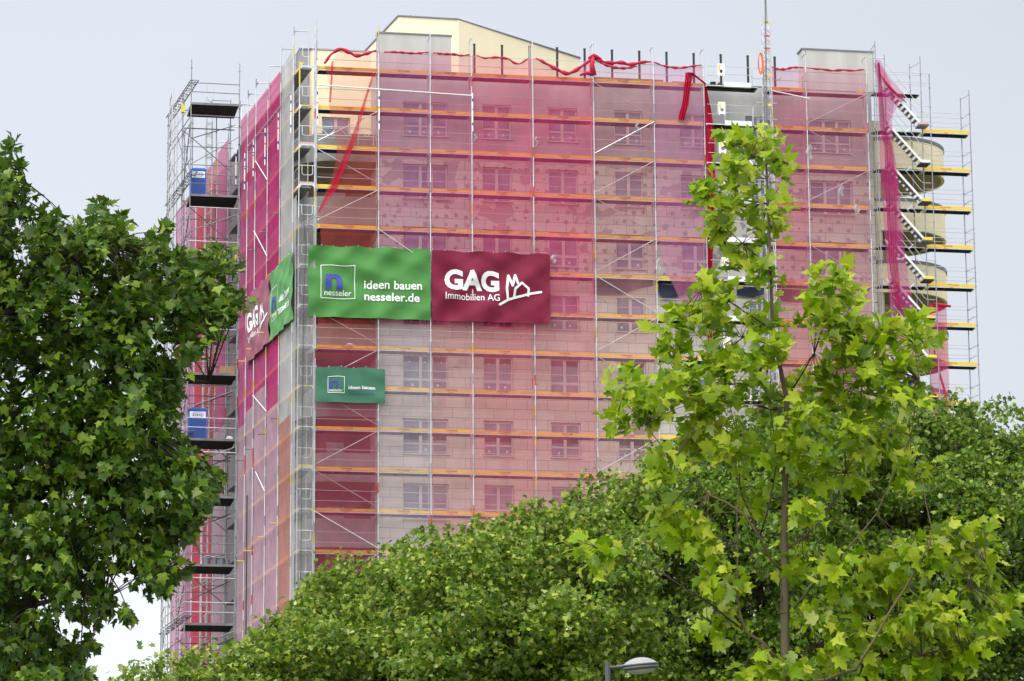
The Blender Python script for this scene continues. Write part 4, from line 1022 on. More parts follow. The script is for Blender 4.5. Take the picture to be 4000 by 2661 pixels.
for r in range(0, 11):
    z = -2*r + .12
    place('deck', deck_mesh(LB), st, (28.18, 0, z-.155)); 
    if r == 0:
        t = place('toe_board', toe_mesh(LB-.3), st, (28.5, .62, z-.15)); place('lettering', LET, t, (28.66, .618, z-.112))
        place('guard_rail', rail_mesh(LB+.4, .015, (.5, 1.0)), st, (28.3, .7, z)); place('guard_rail', rail_mesh(LB+.4, .015, (.5, 1.0)), st, (28.3, .0, z-.1))
    if r >= 1:
        place('deck', deck_mesh(RB_), st, (30.76, 0, z-.155))
        t = place('toe_board', toe_mesh(RB_), st, (30.76, .05, z-.15)); x = random.uniform(.75, 1.1)
        if r != 1: place('lettering', LET, t, (30.76+x, .048, z-.112))
        place('tag', TAG, t, (30.76+x+.1, .0, z-.15))
        place('guard_rail', rail_mesh(RB_+.05, .013, (.5, 1.0)), st, (30.76, .02, z-.15)); place('guard_rail', rail_mesh(RB_+.2, .013, (.5, 1.0)), st, (30.5, .7, z-.18))
        b = MB()
        for h in (.5, 1.0): b.tube((33.05, .73, z+h-.18), (33.28, 0, z+h-.13), .016, 5)
        b.tube((33.28, 0, z+.3), (33.28, 0, z+.95), .02, 5)
        if r in (3, 4, 5):
            for h in (.42, .9): b.path([(33.05, .7, z+h-.1), (33.5, .6, z+h-.1), (33.56, .6, z+h-.13), (33.58, .6, z+h-.18)], .013, 5)
        b.part('end_rail', M['steel'], st)
    if r: place('guard_rail', rail_mesh(LB+.1, .015, (.5, 1.0)), st, (28.25, .72, z-.2))
    # stair flight from this level down to the next
    ua, za, ub, zb2 = 28.62, z+.05, 30.42, z-1.95
    b = MB()
    for v in (-.78, -.14):
        dx, dz = ub-ua, zb2-za
        vs = [(ua, v-.02, za+.09), (ub, v-.02, zb2+.09), (ub, v-.02, zb2-.07), (ua, v-.02, za-.07), (ua, v+.02, za+.09), (ub, v+.02, zb2+.09), (ub, v+.02, zb2-.07), (ua, v+.02, za-.07)]
        b.add(vs, [(0, 3, 2, 1), (4, 5, 6, 7), (0, 1, 5, 4), (3, 7, 6, 2), (0, 4, 7, 3), (1, 2, 6, 5)])
    b.box(ub-.02, ub+.44, -.8, -.12, zb2-.06, zb2+.06)
    fo = b.part('stair_flight', M['white_steel'], st)
    tb = MB()
    for i in range(1, 10):
        f = i/10; x, zz_ = ua+(ub-ua)*f, za+(zb2-za)*f - .02
        tb.box(x-.09, x+.09, -.76, -.16, zz_-.035, zz_)
    tb.part('tread', M['dark_tube'], fo)
    lp = MB(); lp.box(ub-.05, ub+.46, -.82, -.1, zb2-.12, zb2-.062); lp.part('landing', M['black'] if r % 3 else M['dark_tube'], fo)
    e = MB(); e.box(ub+.0, ub+.44, -.84, -.81, zb2-.06, zb2+.08); e.part('landing_edge', (M['pinkwood'], M['white_steel'], M['yellow_paint'])[min(r, 2)], fo)
    hb = MB(); v = -.84
    for h in (.55, 1.0):
        hb.path([(ua+.1, v, za+h), (ub-.1, v, zb2+h-.02), (ub+.05, v, zb2+h-.12), (ub+.46, v, zb2+h-.12)], .017, 5)
    mx, mz = (ua+ub)/2, (za+zb2)/2; hb.tube((mx+.1, v, mz+.45), (mx+.32, v, mz+.68), .02, 5)
    hb.part('handrail', M['steel'], fo)
# ================================================================== LANDING TOWER (left)
lt = root('landing_tower', 'goods landing tower of tubes and platforms at the far left of the building', 'scaffold', (-4, 16, -ZB))
def xv(px, u):     # v of the vertical at column px on plane u
    d = ray(px, 800); du, dv = d.x*CY+d.y*SY, -d.x*SY+d.y*CY
    ou, ov = -(X0*CY+D0*SY), -(-X0*SY+D0*CY); t = (u+.095*14.4-.095*ov-ou)/(du+.095*dv); return ov+t*dv
UL, VA, VB = -4.88, 14.4, 16.8
def ul(v): return UL-.095*(v-VA)
VD, VM1, VM0, VC = xv(709, UL), xv(690, UL), xv(668, UL), xv(653, UL)
pz = [2.06, -2.94, -6.56, -9.48, -12.53, -16.0, -19.01, -22.58, -25.63]
def lpole(u, v, zt, m='pole_dark'):
    b = MB(); b.tube((u, v, -ZB), (u, v, zt), .028, 8)
    z = zt-.45
    while z > -30: b.tube((u, v, z-.015), (u, v, z+.02), .055, 8); z -= 1.0
    b.part('pole', M[m], lt)
lpole(UL, VA, 4.4); lpole(-2.33, VA, 4.3); lpole(ul(VD), VD, 3.4); lpole(-2.55, VB, 3.0); lpole(ul(VC), VC, 3.1)
plat = MB()
L = 2.5
for i, z in enumerate(pz):
    b = MB(); ua, ub = UL+.05, -2.35
    for j in range(4):
        y0 = VA+.03+j*.6; b.cur = 0; b.box(ua, ub, y0, y0+.57, z-.06, z-.02)
        for q in (0, .19, .38, .55): b.box(ua, ub, y0+q, y0+q+.02, z-.12, z-.061)
    b.cur = 1; b.box(ua, ub, VA-.01, VA+.02, z-.12, z+.0)
    b.box(ua-.05, ua, VA-.01, VB, z-.12, z-.0)
    b.part('platform', [M['deck_dark'], M['dark_tube']], lt)
    g = MB()
    for h in (.55, 1.05): g.tube((UL, VA-.03, z+h+.02), (-2.33, VA-.03, z+h), .024, 6); g.tube((UL-.03, VA, z+h), (ul(VC)-.03, VC, z+h), .024, 6)
    g.path([(-3.6, VB, z+.1), (-3.6, VB, z+.75), (-3.52, VB, z+.85), (-2.6, VB, z+.85)], .022, 5)
    g.part('guard_rail', M['dark_tube'] if i % 3 < 2 else M['steel'], lt)
    t = MB(); t.tube((UL, VA-.05, z-.72), (-2.33, VA-.05, z-.74), .026, 6); t.tube((UL, VB, z-.75), (-2.33, VB, z-.75), .026, 6); t.tube((UL, VA, z-.75), (ul(VC), VC, z-.75), .026, 6)
    t.part('ledger', M['steel'] if i % 2 else M['dark_tube'], lt)
    zl = pz[i+1] if i+1 < len(pz) else z-3
    t = MB(); t.tube((UL, VA, z-2.0), (-2.33, VB, z-.5), .026, 6); t.tube((UL, VA, zl+1.6), (-2.33, VA, zl+3.2 if z-zl > 4 else zl+2.6), .024, 6)
    t.tube((UL, VA, z-.9), (ul(VD), VD, zl+.2), .03, 6); t.tube((UL, VA, zl+.4), (ul(VM1), VM1, z-.8), .026, 6); t.tube((ul(VC), VC, z-1.0), (ul(VM0), VM0-.3, z+.6), .026, 6); t.tube((ul(VD), VD, z-.8), (UL, VA, zl+1.0), .026, 6)
    t.part('diagonal_brace', M['dark_tube'], lt)
    if i in (0, 1, 3, 5, 8):   # flat lattice girder carrying the mast ties, runs into depth
        t = MB(); zg = z+1.15 if i < 3 else z+.35
        for uu in (-.05, .36): t.tube((UL+uu, VA-.2, zg), (ul(VC+.4)+uu, VC+.4, zg), .03, 6)
        vq = VA-.2; kk_ = 0
        while vq < VC+.3: t.tube((ul(vq)-.05, vq, zg), (ul(vq)+.36, vq+.3*(kk_ % 2), zg), .02, 5); t.tube((ul(vq)-.05, vq, zg), (ul(vq)+.36, vq+.45, zg), .014, 4); vq += .5; kk_ += 1
        t.part('lattice_girder', M['dark_tube'], lt)
    # grey scaffold bits inside the gap
    t = MB(); t.tube((-2.2, 14.6, z-.9), (-1.9, 17.4, z+.9), .024, 5); t.path([(-2.35, 14.5, z-1.2), (-2.0, 14.5, z-1.25), (-2.0, 14.5, z-.8)], .022, 5); t.part('bracket', M['steel'], lt)
for z in range(2, -29, -1):
    t = MB(); t.tube((ul(VB)-.02, VB+.02, z+.3), (-2.4, VB+.02, z+.3), .022, 5); t.part('rear_rail', M['dark_tube'], lt)
    t = MB(); t.tube((UL-.02, VA+.05, z-.1), (ul(VC)-.02, VC, z-.1), .022, 5); t.part('side_rail', M['dark_tube'] if z % 2 else M['steel'], lt)
for uu_, vv_ in ((ul(VB), VB), (-3.3, VB), (ul(18.8)+.9, 18.8), (ul(VC)+.9, VC)):
    lpole(uu_, vv_, 2.6)
for k_ in range(8):
    z = 1.2-3.9*k_; t = MB(); t.tube((ul(VB), VB, z), (-2.5, VB, z-2.2), .026, 6); t.tube((ul(VC), VC, z-.5), (ul(VD), VD, z-3.2), .028, 6); t.part('diagonal_brace', M['dark_tube'], lt)
for nm, (ma, mb, u_, lab) in enumerate(((VM0, VM1, UL+.02, 0), (17.3, 17.65, -3.42, 1))):
    b = MB()
    if lab == 0:
        u0_, u1_ = ul(ma)-.14, ul(ma)+.14
        for u in (u0_, u1_):
            for v in (ma, mb): b.tube((u, v, -ZB), (u, v, 3.85), .034, 6)
        z = -30
        while z < 3.6:
            b.path([(u0_, ma, z), (u0_, (2*ma+mb)/3, z+.12), (u0_, (ma+2*mb)/3, z+.12), (u0_, mb, z)], .022, 4); b.path([(u0_, ma, z+.3), (u0_, (2*ma+mb)/3, z+.2), (u0_, (ma+2*mb)/3, z+.2), (u0_, mb, z+.3)], .022, 4)
            z += .62
    else:
        b = mast_geo(-3.79, -3.46, 17.3, 17.65, -30, 3.9, .62); b.tube((-3.8, 17.2, -30), (-3.78, 17.2, 4.1), .028, 6)
    b.part('lattice_mast', M['steel'], lt)
b = MB(); v_ = VD; b.box(ul(v_)-.1, ul(v_)+.08, v_-.4, v_-.1, 2.1, 2.55); b.part('junction_box', M['yellow_paint'], lt)
# things on the platforms
def toilet(u0, u1, v0, v1, z0, z1, label, mirror=False):
    r_ = root('toilet_cabin', label, 'portable toilet', ((u0+u1)/2, (v0+v1)/2, z0), 'site toilets on the landing tower')
    b = MB(); b.box(u0, u1, v0, v1, z0+.05, z1-.12); b.box(u0+.03, u1-.03, v0+.03, v1-.03, z0, z0+.05)
    for q in (u0-.01, u1-.03): b.box(q, q+.04, v0-.012, v0+.03, z0+.05, z1-.12)
    b.part('cabin', M['toilet_blue'], r_)
    b = MB(); h = z1; b.add([(u0-.03, v0-.03, h-.12), (u1+.03, v0-.03, h-.12), (u1+.03, v1+.03, h-.12), (u0-.03, v1+.03, h-.12), (u0+.06, v0+.06, h), (u1-.06, v0+.06, h), (u1-.06, v1-.06, h), (u0+.06, v1-.06, h)],
                          [(0, 3, 2, 1), (4, 5, 6, 7), (0, 1, 5, 4), (1, 2, 6, 5), (2, 3, 7, 6), (3, 0, 4, 7)]); b.part('roof', M['toilet_blue'], r_)
    b = MB(); b.box(u0+.07, u1-.07, v0-.016, v0-.002, z0+.1, z1-.62); d = b.part('door', M['toilet_dark'], r_)
    b = MB(); b.box(u0+.06, u1-.06, v0-.02, v0-.002, z1-.55, z1-.2); s = b.part('sign', M['print_white'], r_)
    a, ff = fit_text('DIXI', (u1-u0)*.5, .12, .03); b = MB(); b.add([(u0+(u1-u0)*.25+p[0], v0-.024, z1-.435+p[1]) for p in a], ff); b.part('lettering', M['print_blue'], s)
    b = MB(); pts = [((u0+u1)/2+(u1-u0)*.33*cos(t), v0-.024, z1-.375+.13*sin(t)) for t in np.linspace(0, 2*pi, 29)[:-1]]; b.path(pts, .007, 4, close=True); b.part('sign_ring', M['print_blue'], s)
    uu = u0-.008 if not mirror else u1+.008
    b = MB(); b.box(min(uu, uu), uu+.003, v0+.2, v1-.25, z1-.62, z1-.38); b.part('side_label', M['print_white'], r_)
toilet(-4.78, -3.98, 15.1, 16.1, pz[1], -1.32, 'blue portable toilet cabin on the second highest platform')
toilet(-4.75, -3.80, 15.0, 16.2, pz[5], pz[5]+1.72, 'blue portable toilet cabin on the lower platform half hidden by the left tree', True)
b = MB(); b.box(-3.2, -2.4, 14.6, 14.64, pz[4], pz[4]+.42); b.thing('chipboard_sheet', M['ply'], 'chipboard sheet leaning on the platform behind the tube rails', 'board')
BK = 'mortar buckets lined up on a platform'
for i, (px, tone) in enumerate(((808, 'tall lidded leftmost'), (838, 'second'), (866, 'third'), (888, 'small rightmost'))):
    u, _ = wl(px, 2190, 14.9); r = .17 if i < 3 else .13
    b = MB(); b.lathe((u, 14.9, pz[7]), [(.01, 0), (r*.82, 0), (r, .40 if i < 3 else .32), (r*.9, .40 if i < 3 else .32), (r*.75, .03)], 16)
    o = b.thing('bucket', M['bucket_grey'], f'{tone} grey mortar bucket in the row on the low platform', 'bucket', BK)
b = MB()
u0_, _ = wl(795, 2170, 14.9); u1_, _ = wl(862, 2170, 14.9)
b.grid(lambda s, t: (u0_+(u1_-u0_)*s, 14.72+.35*t, pz[7]+.42+.07*abs(sin(6*s))+.03*sin(5*t)), 14, 5); b.box(u0_, u1_, 14.74, 15.05, pz[7]+.405, pz[7]+.42)
b.thing('sack', M['sack'], 'pale sacks laid over the grey mortar buckets', 'sack')
u, _ = wl(745, 2190, 14.9); b = MB(); b.lathe((u+.05, 14.9, pz[7]), [(.01, 0), (.13, 0), (.19, .2), (.17, .2), (.1, .03)], 16); b.thing('tub', mat('yellow tub', (.6, .38, .04), .5), 'yellow mortar tub left of the grey buckets', 'tub')
u, _ = wl(914, 1010, 14.7); b = MB(); b.path([(u-.15, 14.7, pz[2]+.05), (u-.05, 14.68, pz[2]+.16), (u+.05, 14.7, pz[2]+.2), (u+.12, 14.7, pz[2]+.45)], [.08, .13, .12, .05], 8); b.thing('sack', M['yellow_paint'], 'crumpled yellow bag on the platform behind the tree top', 'sack', smooth=True)
u, _ = wl(895, 1712, 14.8); b = MB(); b.box(u-.15, u+.17, 14.6, 15.0, pz[5], pz[5]+.14); b.box(u-.1, u+.1, 14.65, 14.95, pz[5]+.14, pz[5]+.2); b.thing('sack', M['sack'], 'white bag on the platform beside the lower toilet cabin', 'sack')
# ================================================================== TREES
def maple(n_lobe=True):
    h = [(0, 0), (.10, -.05), (.30, -.02), (.44, .16), (.30, .24), (.42, .36), (.56, .60), (.36, .58), (.24, .56), (.20, .78), (.10, .86), (0, 1.05)]
    pts = h + [(-x, y) for x, y in h[-2:0:-1]]
    vs = [(x, y, .16*abs(x)**1.0 - .30*(y-.35)**2) for x, y in pts]; c = len(vs); vs.append((0, .35, 0.0))
    return np.array(vs), [(c, i, (i+1) % c) for i in range(c)]
def smallleaf():
    h = [(0, 0), (.34, .05), (.22, .28), (.52, .58), (.20, .60), (0, 1.0)]
    pts = h + [(-x, y) for x, y in h[-2:0:-1]]
    vs = [(x, y, .2*abs(x) - .25*(y-.35)**2) for x, y in pts]; c = len(vs); vs.append((0, .35, 0))
    return np.array(vs), [(c, i, (i+1) % c) for i in range(c)]
ML, SL = maple(), smallleaf()
def unit(a): return a/np.maximum(1e-9, np.linalg.norm(a, axis=1, keepdims=True))
def leaves(name, tmpl, Pn, T, N, S, m, parent):
    tv, tf = tmpl; n = len(Pn); T = unit(T); B = unit(np.cross(T, N)); N2 = np.cross(B, T)
    curl = (rng.uniform(.2, 2.8, n)*np.where(rng.random(n) < .8, 1, -1))[:, None, None]; tw = rng.uniform(.75, 1.1, n)[:, None, None]
    V = Pn[:, None, :] + S[:, None, None]*(tv[None, :, 0:1]*tw*B[:, None, :] + tv[None, :, 1:2]*T[:, None, :] + tv[None, :, 2:3]*curl*N2[:, None, :])
    k = len(tv); V = V.reshape(-1, 3); og = np.array(ORG[parent.name]); V = V-og
    Fc = (np.array(tf)[None] + (np.arange(n)*k)[:, None, None]).reshape(-1, 3)
    me = bpy.data.meshes.new(name); me.vertices.add(len(V)); me.vertices.foreach_set('co', V.astype(np.float32).ravel())
    me.loops.add(Fc.size); me.loops.foreach_set('vertex_index', Fc.astype(np.int32).ravel())
    me.polygons.add(len(Fc)); me.polygons.foreach_set('loop_start', (np.arange(len(Fc))*3).astype(np.int32))
    me.update(calc_edges=True); me.validate(); me.materials.append(m)
    o = bpy.data.objects.new(name, me); C.objects.link(o); o.parent = parent; ORG[o.name] = ORG[parent.name]; return o
def spray(center, n, rad, up=.6, droop=.5, out=None):
    """positions, tip directions and normals of n leaves round a twig end"""
    P_ = center + rng.normal(0, rad*.5, (n, 3))
    d = rng.normal(0, 1, (n, 3)); d[:, 2] -= droop
    if out is not None: d += np.array(out)[None]*.8
    nn = rng.normal(0, .55, (n, 3)); nn[:, 2] += up+.25
    if out is not None: nn += np.array(out)[None]*.4
    return P_, d, nn
def inpoly(x, y, poly):
    c = False; j = len(poly)-1
    for i in range(len(poly)):
        xi, yi = poly[i]; xj, yj = poly[j]
        if (yi > y) != (yj > y) and x < (xj-xi)*(y-yi)/(yj-yi)+xi: c = not c
        j = i
    return c
def limb(b, p, q, r0, r1, sag=.1, n=7, wob=.05):
    p, q = Vector(p), Vector(q); L = (q-p).length; pts = []
    for i in range(n+1):
        t = i/n; w_ = p.lerp(q, t); w_ += Vector((random.gauss(0, 1), random.gauss(0, 1), random.gauss(0, 1)))*wob*L*sin(pi*t)*.5; w_.z += sag*L*sin(pi*t); pts.append(w_)
    b.path(pts, [r0+(r1-r0)*i/n for i in range(n+1)], 7); return pts
# ---- left tree
poly = [(-70, 330), (25, 325), (45, 400), (66, 440), (60, 490), (25, 520), (30, 560), (80, 540), (95, 500), (140, 505), (160, 540), (195, 520), (240, 470), (275, 505), (300, 560), (350, 560), (385, 525), (425, 590), (500, 575), (532, 600), (515, 655), (560, 690), (540, 715), (500, 770), (470, 800), (418, 840), (415, 930), (420, 1010), (470, 1060), (500, 1100), (480, 1150), (445, 1180), (440, 1220), (395, 1250), (425, 1310), (395, 1330), (345, 1355), (285, 1290), (225, 1310), (240, 1370), (300, 1405), (250, 1400), (195, 1415), (150, 1395), (95, 1345), (110, 1420), (150, 1470), (215, 1480), (205, 1560), (190, 1680), (-70, 1680)]
lt_base = at(-420, 2661, 55); lt_base.z = 0
ltree = wroot('plane_tree', 'large dark green plane tree cutting off the left edge of the picture', 'tree', lt_base)
tb = MB(); trunk_top = atd(-230, 1250, 55)
tb.path([lt_base, lt_base.lerp(trunk_top, .5)+Vector((.2, 0, 0)), trunk_top, atd(-190, 600, 55), atd(-120, 200, 55)], [.42, .34, .28, .16, .05], 10)
tb.part('trunk', M['bark'], ltree, smooth=True)
lbs = []; ends = []
for (xa, ya, xb, yb, dy) in ((-220, 1300, 330, 1000, -.5), (-225, 1100, 420, 700, .6), (-210, 900, 250, 560, -.8), (-230, 1250, 430, 1080, 1.0), (-225, 1400, 360, 1290, .3), (-225, 1450, 240, 1380, -.6), (-220, 1500, 130, 1500, .4), (-200, 700, 60, 420, .2), (-215, 1000, 480, 880, -.2), (-210, 850, 480, 640, .9)):
    lbs.append(MB()); pts = limb(lbs[-1], atd(xa, ya, 55), atd(xb, yb, 55+dy), .085, .018, .06, 10, .10); ends.append(pts)
Ps, Ts, Ns = [], [], []; cnt = 0
allp = [(p, i) for i, e_ in enumerate(ends) for p in e_[3:]]
while cnt < 1560:
    x, y = random.uniform(-70, 560), random.uniform(325, 1680)
    if not (inpoly(x, y, poly) and inpoly(x+14, y, poly) and inpoly(x, y-8, poly)): continue
    c = atd(x, y, random.gauss(55, .95))
    # natural gaps between the sprays
    if sin(c.x*4.1+1.3)*sin(c.z*3.7+.4)*sin(c.y*2.3) > .40: continue
    cnt += 1
    near, li = min(allp, key=lambda q: (q[0]-c).length_squared)
    if random.random() < .5 and (near-c).length < 1.6: lbs[li].path([near, near.lerp(c, .5)+Vector((0, 0, .06)), c], [.014, .009, .004], 4)
    o_ = (c-atd(150, 950, 55)); o_.normalize()
    p_, d_, n_ = spray(np.array(c), random.randint(8, 15), .19, .5, .65, o_); Ps.append(p_); Ts.append(d_); Ns.append(n_)
for (x, y) in poly:      # shoots that stick out of the outline
    if x < 0 or y > 1500 or 790 < y < 1060 and x > 300: continue
    for k_ in range(3):
        c = atd(x+random.uniform(-18, 4), y+random.uniform(-6, 14), random.gauss(55, .5)); near, li = min(allp, key=lambda q: (q[0]-c).length_squared)
        if (near-c).length < 1.6: lbs[li].path([near, near.lerp(c, .5)+Vector((0, 0, .06)), c], [.014, .009, .004], 4)
        p_, d_, n_ = spray(np.array(c), random.randint(5, 9), .12, .5, .4, (c-atd(150, 950, 55)).normalized()); Ps.append(p_); Ts.append(d_); Ns.append(n_)
for b in lbs: b.part('limb', M['bark_dark'], ltree, smooth=True)
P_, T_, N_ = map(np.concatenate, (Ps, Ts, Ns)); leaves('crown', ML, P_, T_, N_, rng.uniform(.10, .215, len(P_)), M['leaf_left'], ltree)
# ---- young tree on the right (near)
YY = 42.0
yb = at(3068, 3300, YY); yb.z = 0
ytree = wroot('young_plane_tree', 'slender young plane tree with bright lime leaves and visible trunk at right', 'tree', yb)
def A(x, y, dy=0): return at(x, y, YY+dy)
tb = MB(); tb.path([yb, A(3068, 2661), A(3064, 2284), A(3064, 2042), A(3073, 1560), A(3018, 1290), A(3010, 1050), A(2997, 700), A(2985, 520)], [.075, .056, .048, .041, .03, .022, .019, .013, .005], 9); tb.part('trunk', M['bark_moss'], ytree, smooth=True)
br = [([(3060, 2606), (2979, 2510), (2914, 2469), (2890, 2397), (2878, 2316), (2882, 2122), (2878, 2000), (2885, 1900)], .022, .006, -.3),
      ([(2914, 2469), (2850, 2421), (2761, 2348), (2664, 2292), (2584, 2235), (2503, 2211), (2447, 2179), (2330, 2140)], .014, .004, -.4),
      ([(3064, 2240), (3011, 2187), (2967, 2098), (2906, 2010), (2842, 1965), (2769, 1933), (2721, 1873), (2697, 1840), (2632, 1804), (2520, 1660), (2430, 1560)], .018, .004, -.5),
      ([(2967, 2098), (2943, 2034), (2906, 1953), (2890, 1905), (2880, 1700), (2830, 1500)], .011, .004, .2), ([(2967, 2098), (2995, 2010), (3011, 1945), (3036, 1800), (3010, 1600), (2960, 1400)], .012, .004, -.2),
      ([(3064, 2150), (3132, 2106), (3205, 2034), (3269, 1945), (3302, 1848), (3340, 1700), (3370, 1500), (3330, 1300), (3300, 1120)], .018, .005, .3), ([(3302, 1848), (3300, 1700), (3300, 1560), (3290, 1400)], .01, .004, .1),
      ([(3064, 2420), (3213, 2240), (3277, 2179), (3358, 2090), (3422, 2010), (3560, 1700), (3590, 1480), (3570, 1340)], .016, .004, -.5),
      ([(3068, 2690), (3229, 2655), (3285, 2631), (3342, 2615), (3423, 2485), (3471, 2397), (3544, 2284), (3592, 2195), (3632, 2123), (3640, 2066), (3616, 1961), (3600, 1850)], .022, .005, -.8),
      ([(3471, 2397), (3650, 2380), (3790, 2290), (3850, 2200)], .009, .003, -.6), ([(3068, 2580), (3188, 2526), (3245, 2493), (3293, 2445), (3400, 2350)], .012, .003, .6),
      ([(3064, 2300), (3036, 2400), (2995, 2270), (2920, 2130)], .008, .003, -.4), ([(3010, 1050), (2900, 950), (2800, 860), (2720, 760)], .009, .003, .2), ([(3018, 1290), (2850, 1180), (2740, 1130)], .009, .003, -.2),
      ([(3000, 800), (3050, 720), (3080, 640)], .006, .002, 0), ([(2997, 700), (2930, 620), (2860, 570)], .006, .002, .1), ([(3073, 1560), (3180, 1380), (3250, 1180), (3270, 1080)], .012, .004, .2), ([(3030, 1350), (2900, 1320), (2800, 1400), (2650, 1480), (2500, 1560)], .01, .003, .5),
      ([(3423, 2485), (3600, 2560), (3750, 2520), (3900, 2480)], .009, .003, -.9)]
bms = []
for pts, r0, r1, dy in br:
    n = len(pts); b = MB(); bms.append((b, r0)); q = [A(x, y, dy*min(1, i/2.5)) for i, (x, y) in enumerate(pts)]
    b.path(q, [r0+(r1-r0)*i/(n-1) for i in range(n)], 7)
cl = [(1770, 310, 32, 22), (1700, 340, 50, 28), (1755, 350, 45, 32), (1775, 395, 40, 30), (1700, 405, 60, 35), (1605, 450, 48, 28), (1700, 465, 70, 30), (1790, 480, 42, 28), (1665, 535, 48, 30), (1760, 530, 45, 35), (1690, 595, 60, 32), (1760, 630, 48, 36), (1650, 680, 60, 36), (1575, 740, 60, 34), (1670, 750, 75, 38), (1770, 735, 40, 38),
      (1545, 800, 52, 34), (1640, 845, 80, 45), (1750, 830, 60, 45), (1435, 880, 52, 28), (1500, 920, 65, 38), (1565, 895, 60, 40), (1455, 955, 55, 34), (1640, 940, 85, 45), (1750, 920, 55, 40),
      (1905, 645, 48, 32), (1945, 690, 40, 36), (1880, 715, 55, 36), (1925, 765, 65, 36), (1990, 785, 75, 36), (2075, 760, 65, 34), (2115, 805, 45, 38), (1955, 845, 85, 45), (2055, 855, 75, 42), (1880, 895, 75, 42), (1990, 930, 75, 40), (2085, 920, 55, 38), (1850, 970, 60, 40),
      (1615, 1000, 75, 42), (1550, 1060, 55, 36), (1700, 1020, 60, 42), (1800, 1040, 60, 36), (1950, 1010, 60, 42), (2040, 1010, 65, 38), (2090, 1090, 55, 42), (1890, 1090, 45, 32), (1975, 1090, 40, 40),
      (1350, 1255, 34, 32), (1390, 1270, 40, 28), (1535, 1190, 55, 40), (1590, 1215, 55, 36), (1640, 1280, 40, 34), (1740, 1150, 50, 36), (1650, 1440, 45, 36), (1830, 1280, 50, 40), (1690, 1350, 40, 30), (1610, 1330, 40, 25),
      (2020, 1330, 80, 52), (2110, 1290, 70, 52), (2215, 1230, 70, 46), (2250, 1320, 70, 52), (2140, 1410, 85, 52), (2050, 1440, 80, 50), (1950, 1470, 75, 46), (2255, 1460, 60, 46), (2170, 1510, 95, 38), (1880, 1530, 85, 30), (1790, 1545, 60, 26), (1960, 1370, 60, 40), (1920, 1300, 50, 36), (2060, 1540, 80, 30), (2310, 1400, 36, 40), (1730, 1550, 50, 22), (1840, 1180, 45, 30), (1880, 1420, 45, 32)]
Ps, Ts, Ns = [], [], []; yc = A(3060, 1600)
bp = [(A(x, y, dy*min(1, i/2.5)), k) for k, (pts, _, _, dy) in enumerate(br) for i, (x, y) in enumerate(pts)]
for (x, y, rx, ry) in cl:
    n = max(9, int(rx*ry/58)); dy = random.uniform(-.6, .6)
    for _ in range(max(2, n//4)):
        c = atd(x+random.uniform(-1, 1)*rx*.72, y+random.uniform(-1, 1)*ry*.72, YY+dy+random.gauss(0, .22))
        near, bi = min(bp, key=lambda q: (q[0]-c).length_squared)
        if (near-c).length < .8: bms[bi][0].path([near, near.lerp(c, .5)+Vector((0, 0, .03)), c], [.006, .004, .0025], 4)
        o_ = c-yc; o_.normalize(); p_, d_, n_ = spray(np.array(c), random.randint(5, 8), .16, .5, .15, o_)
        d_[:, 0] += .25; Ps.append(p_); Ts.append(d_); Ns.append(n_)
for b, r0 in bms: b.part('branch', M['bark_moss'] if r0 > .015 else M['bark_dark'], ytree, smooth=True)
P_, T_, N_ = map(np.concatenate, (Ps, Ts, Ns)); N_[:, 1] -= .55
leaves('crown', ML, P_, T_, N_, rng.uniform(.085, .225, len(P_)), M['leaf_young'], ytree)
b = MB()
for (x, y) in ((3450, 1420), (3430, 1440), (3395, 1590), (3560, 1450), (3480, 1700), (3855, 2640), (3340, 2270), (2975, 205+1400)):
    c = A(x, y, -.3); b.lathe(c, [(.001, .028), (.02, .02), (.028, 0), (.02, -.02), (.001, -.028)], 8); b.path([c, c+Vector((.01, 0, .12))], .003, 4)
b.part('seed_ball', M['bark_dark'], ytree)
# ---- row of plane trees in front of the building
top = [(240, 1620), (290, 1562), (310, 1545), (350, 1540), (400, 1534), (440, 1525), (500, 1518), (560, 1485), (620, 1465), (660, 1452), (680, 1405), (700, 1362), (740, 1322), (765, 1292), (790, 1294), (810, 1312), (840, 1304), (860, 1302), (890, 1272), (940, 1252), (960, 1228), (1000, 1242), (1050, 1228), (1090, 1212), (1110, 1202), (1150, 1216), (1200, 1172), (1230, 1158), (1250, 1180), (1300, 1152), (1330, 1132), (1370, 1112), (1400, 1116), (1450, 1122), (1470, 1085), (1490, 1055), (1520, 1042), (1600, 1012), (1650, 1000), (1750, 962), (1800, 934), (1850, 932), (1920, 928), (2000, 938), (2060, 924), (2140, 914), (2200, 928), (2230, 950), (2260, 943), (2290, 942), (2330, 952), (2357, 962), (2440, 940)]
rows_ = [(255, 690, 112, 'leaf_far', 'low plane tree at the bottom left end of the row, below the narrow flank'), (650, 1010, 117, 'leaf_far', 'rounded plane tree in the row in front of the small green banner bay'),
         (960, 1490, 112, 'leaf_far', 'broad plane tree in the row behind the street lamp'), (1440, 1900, 118, 'leaf_far2', 'plane tree directly behind the trunk of the young tree'), (1840, 2440, 124, 'leaf_far2', 'tall dark plane tree at the right end of the row')]
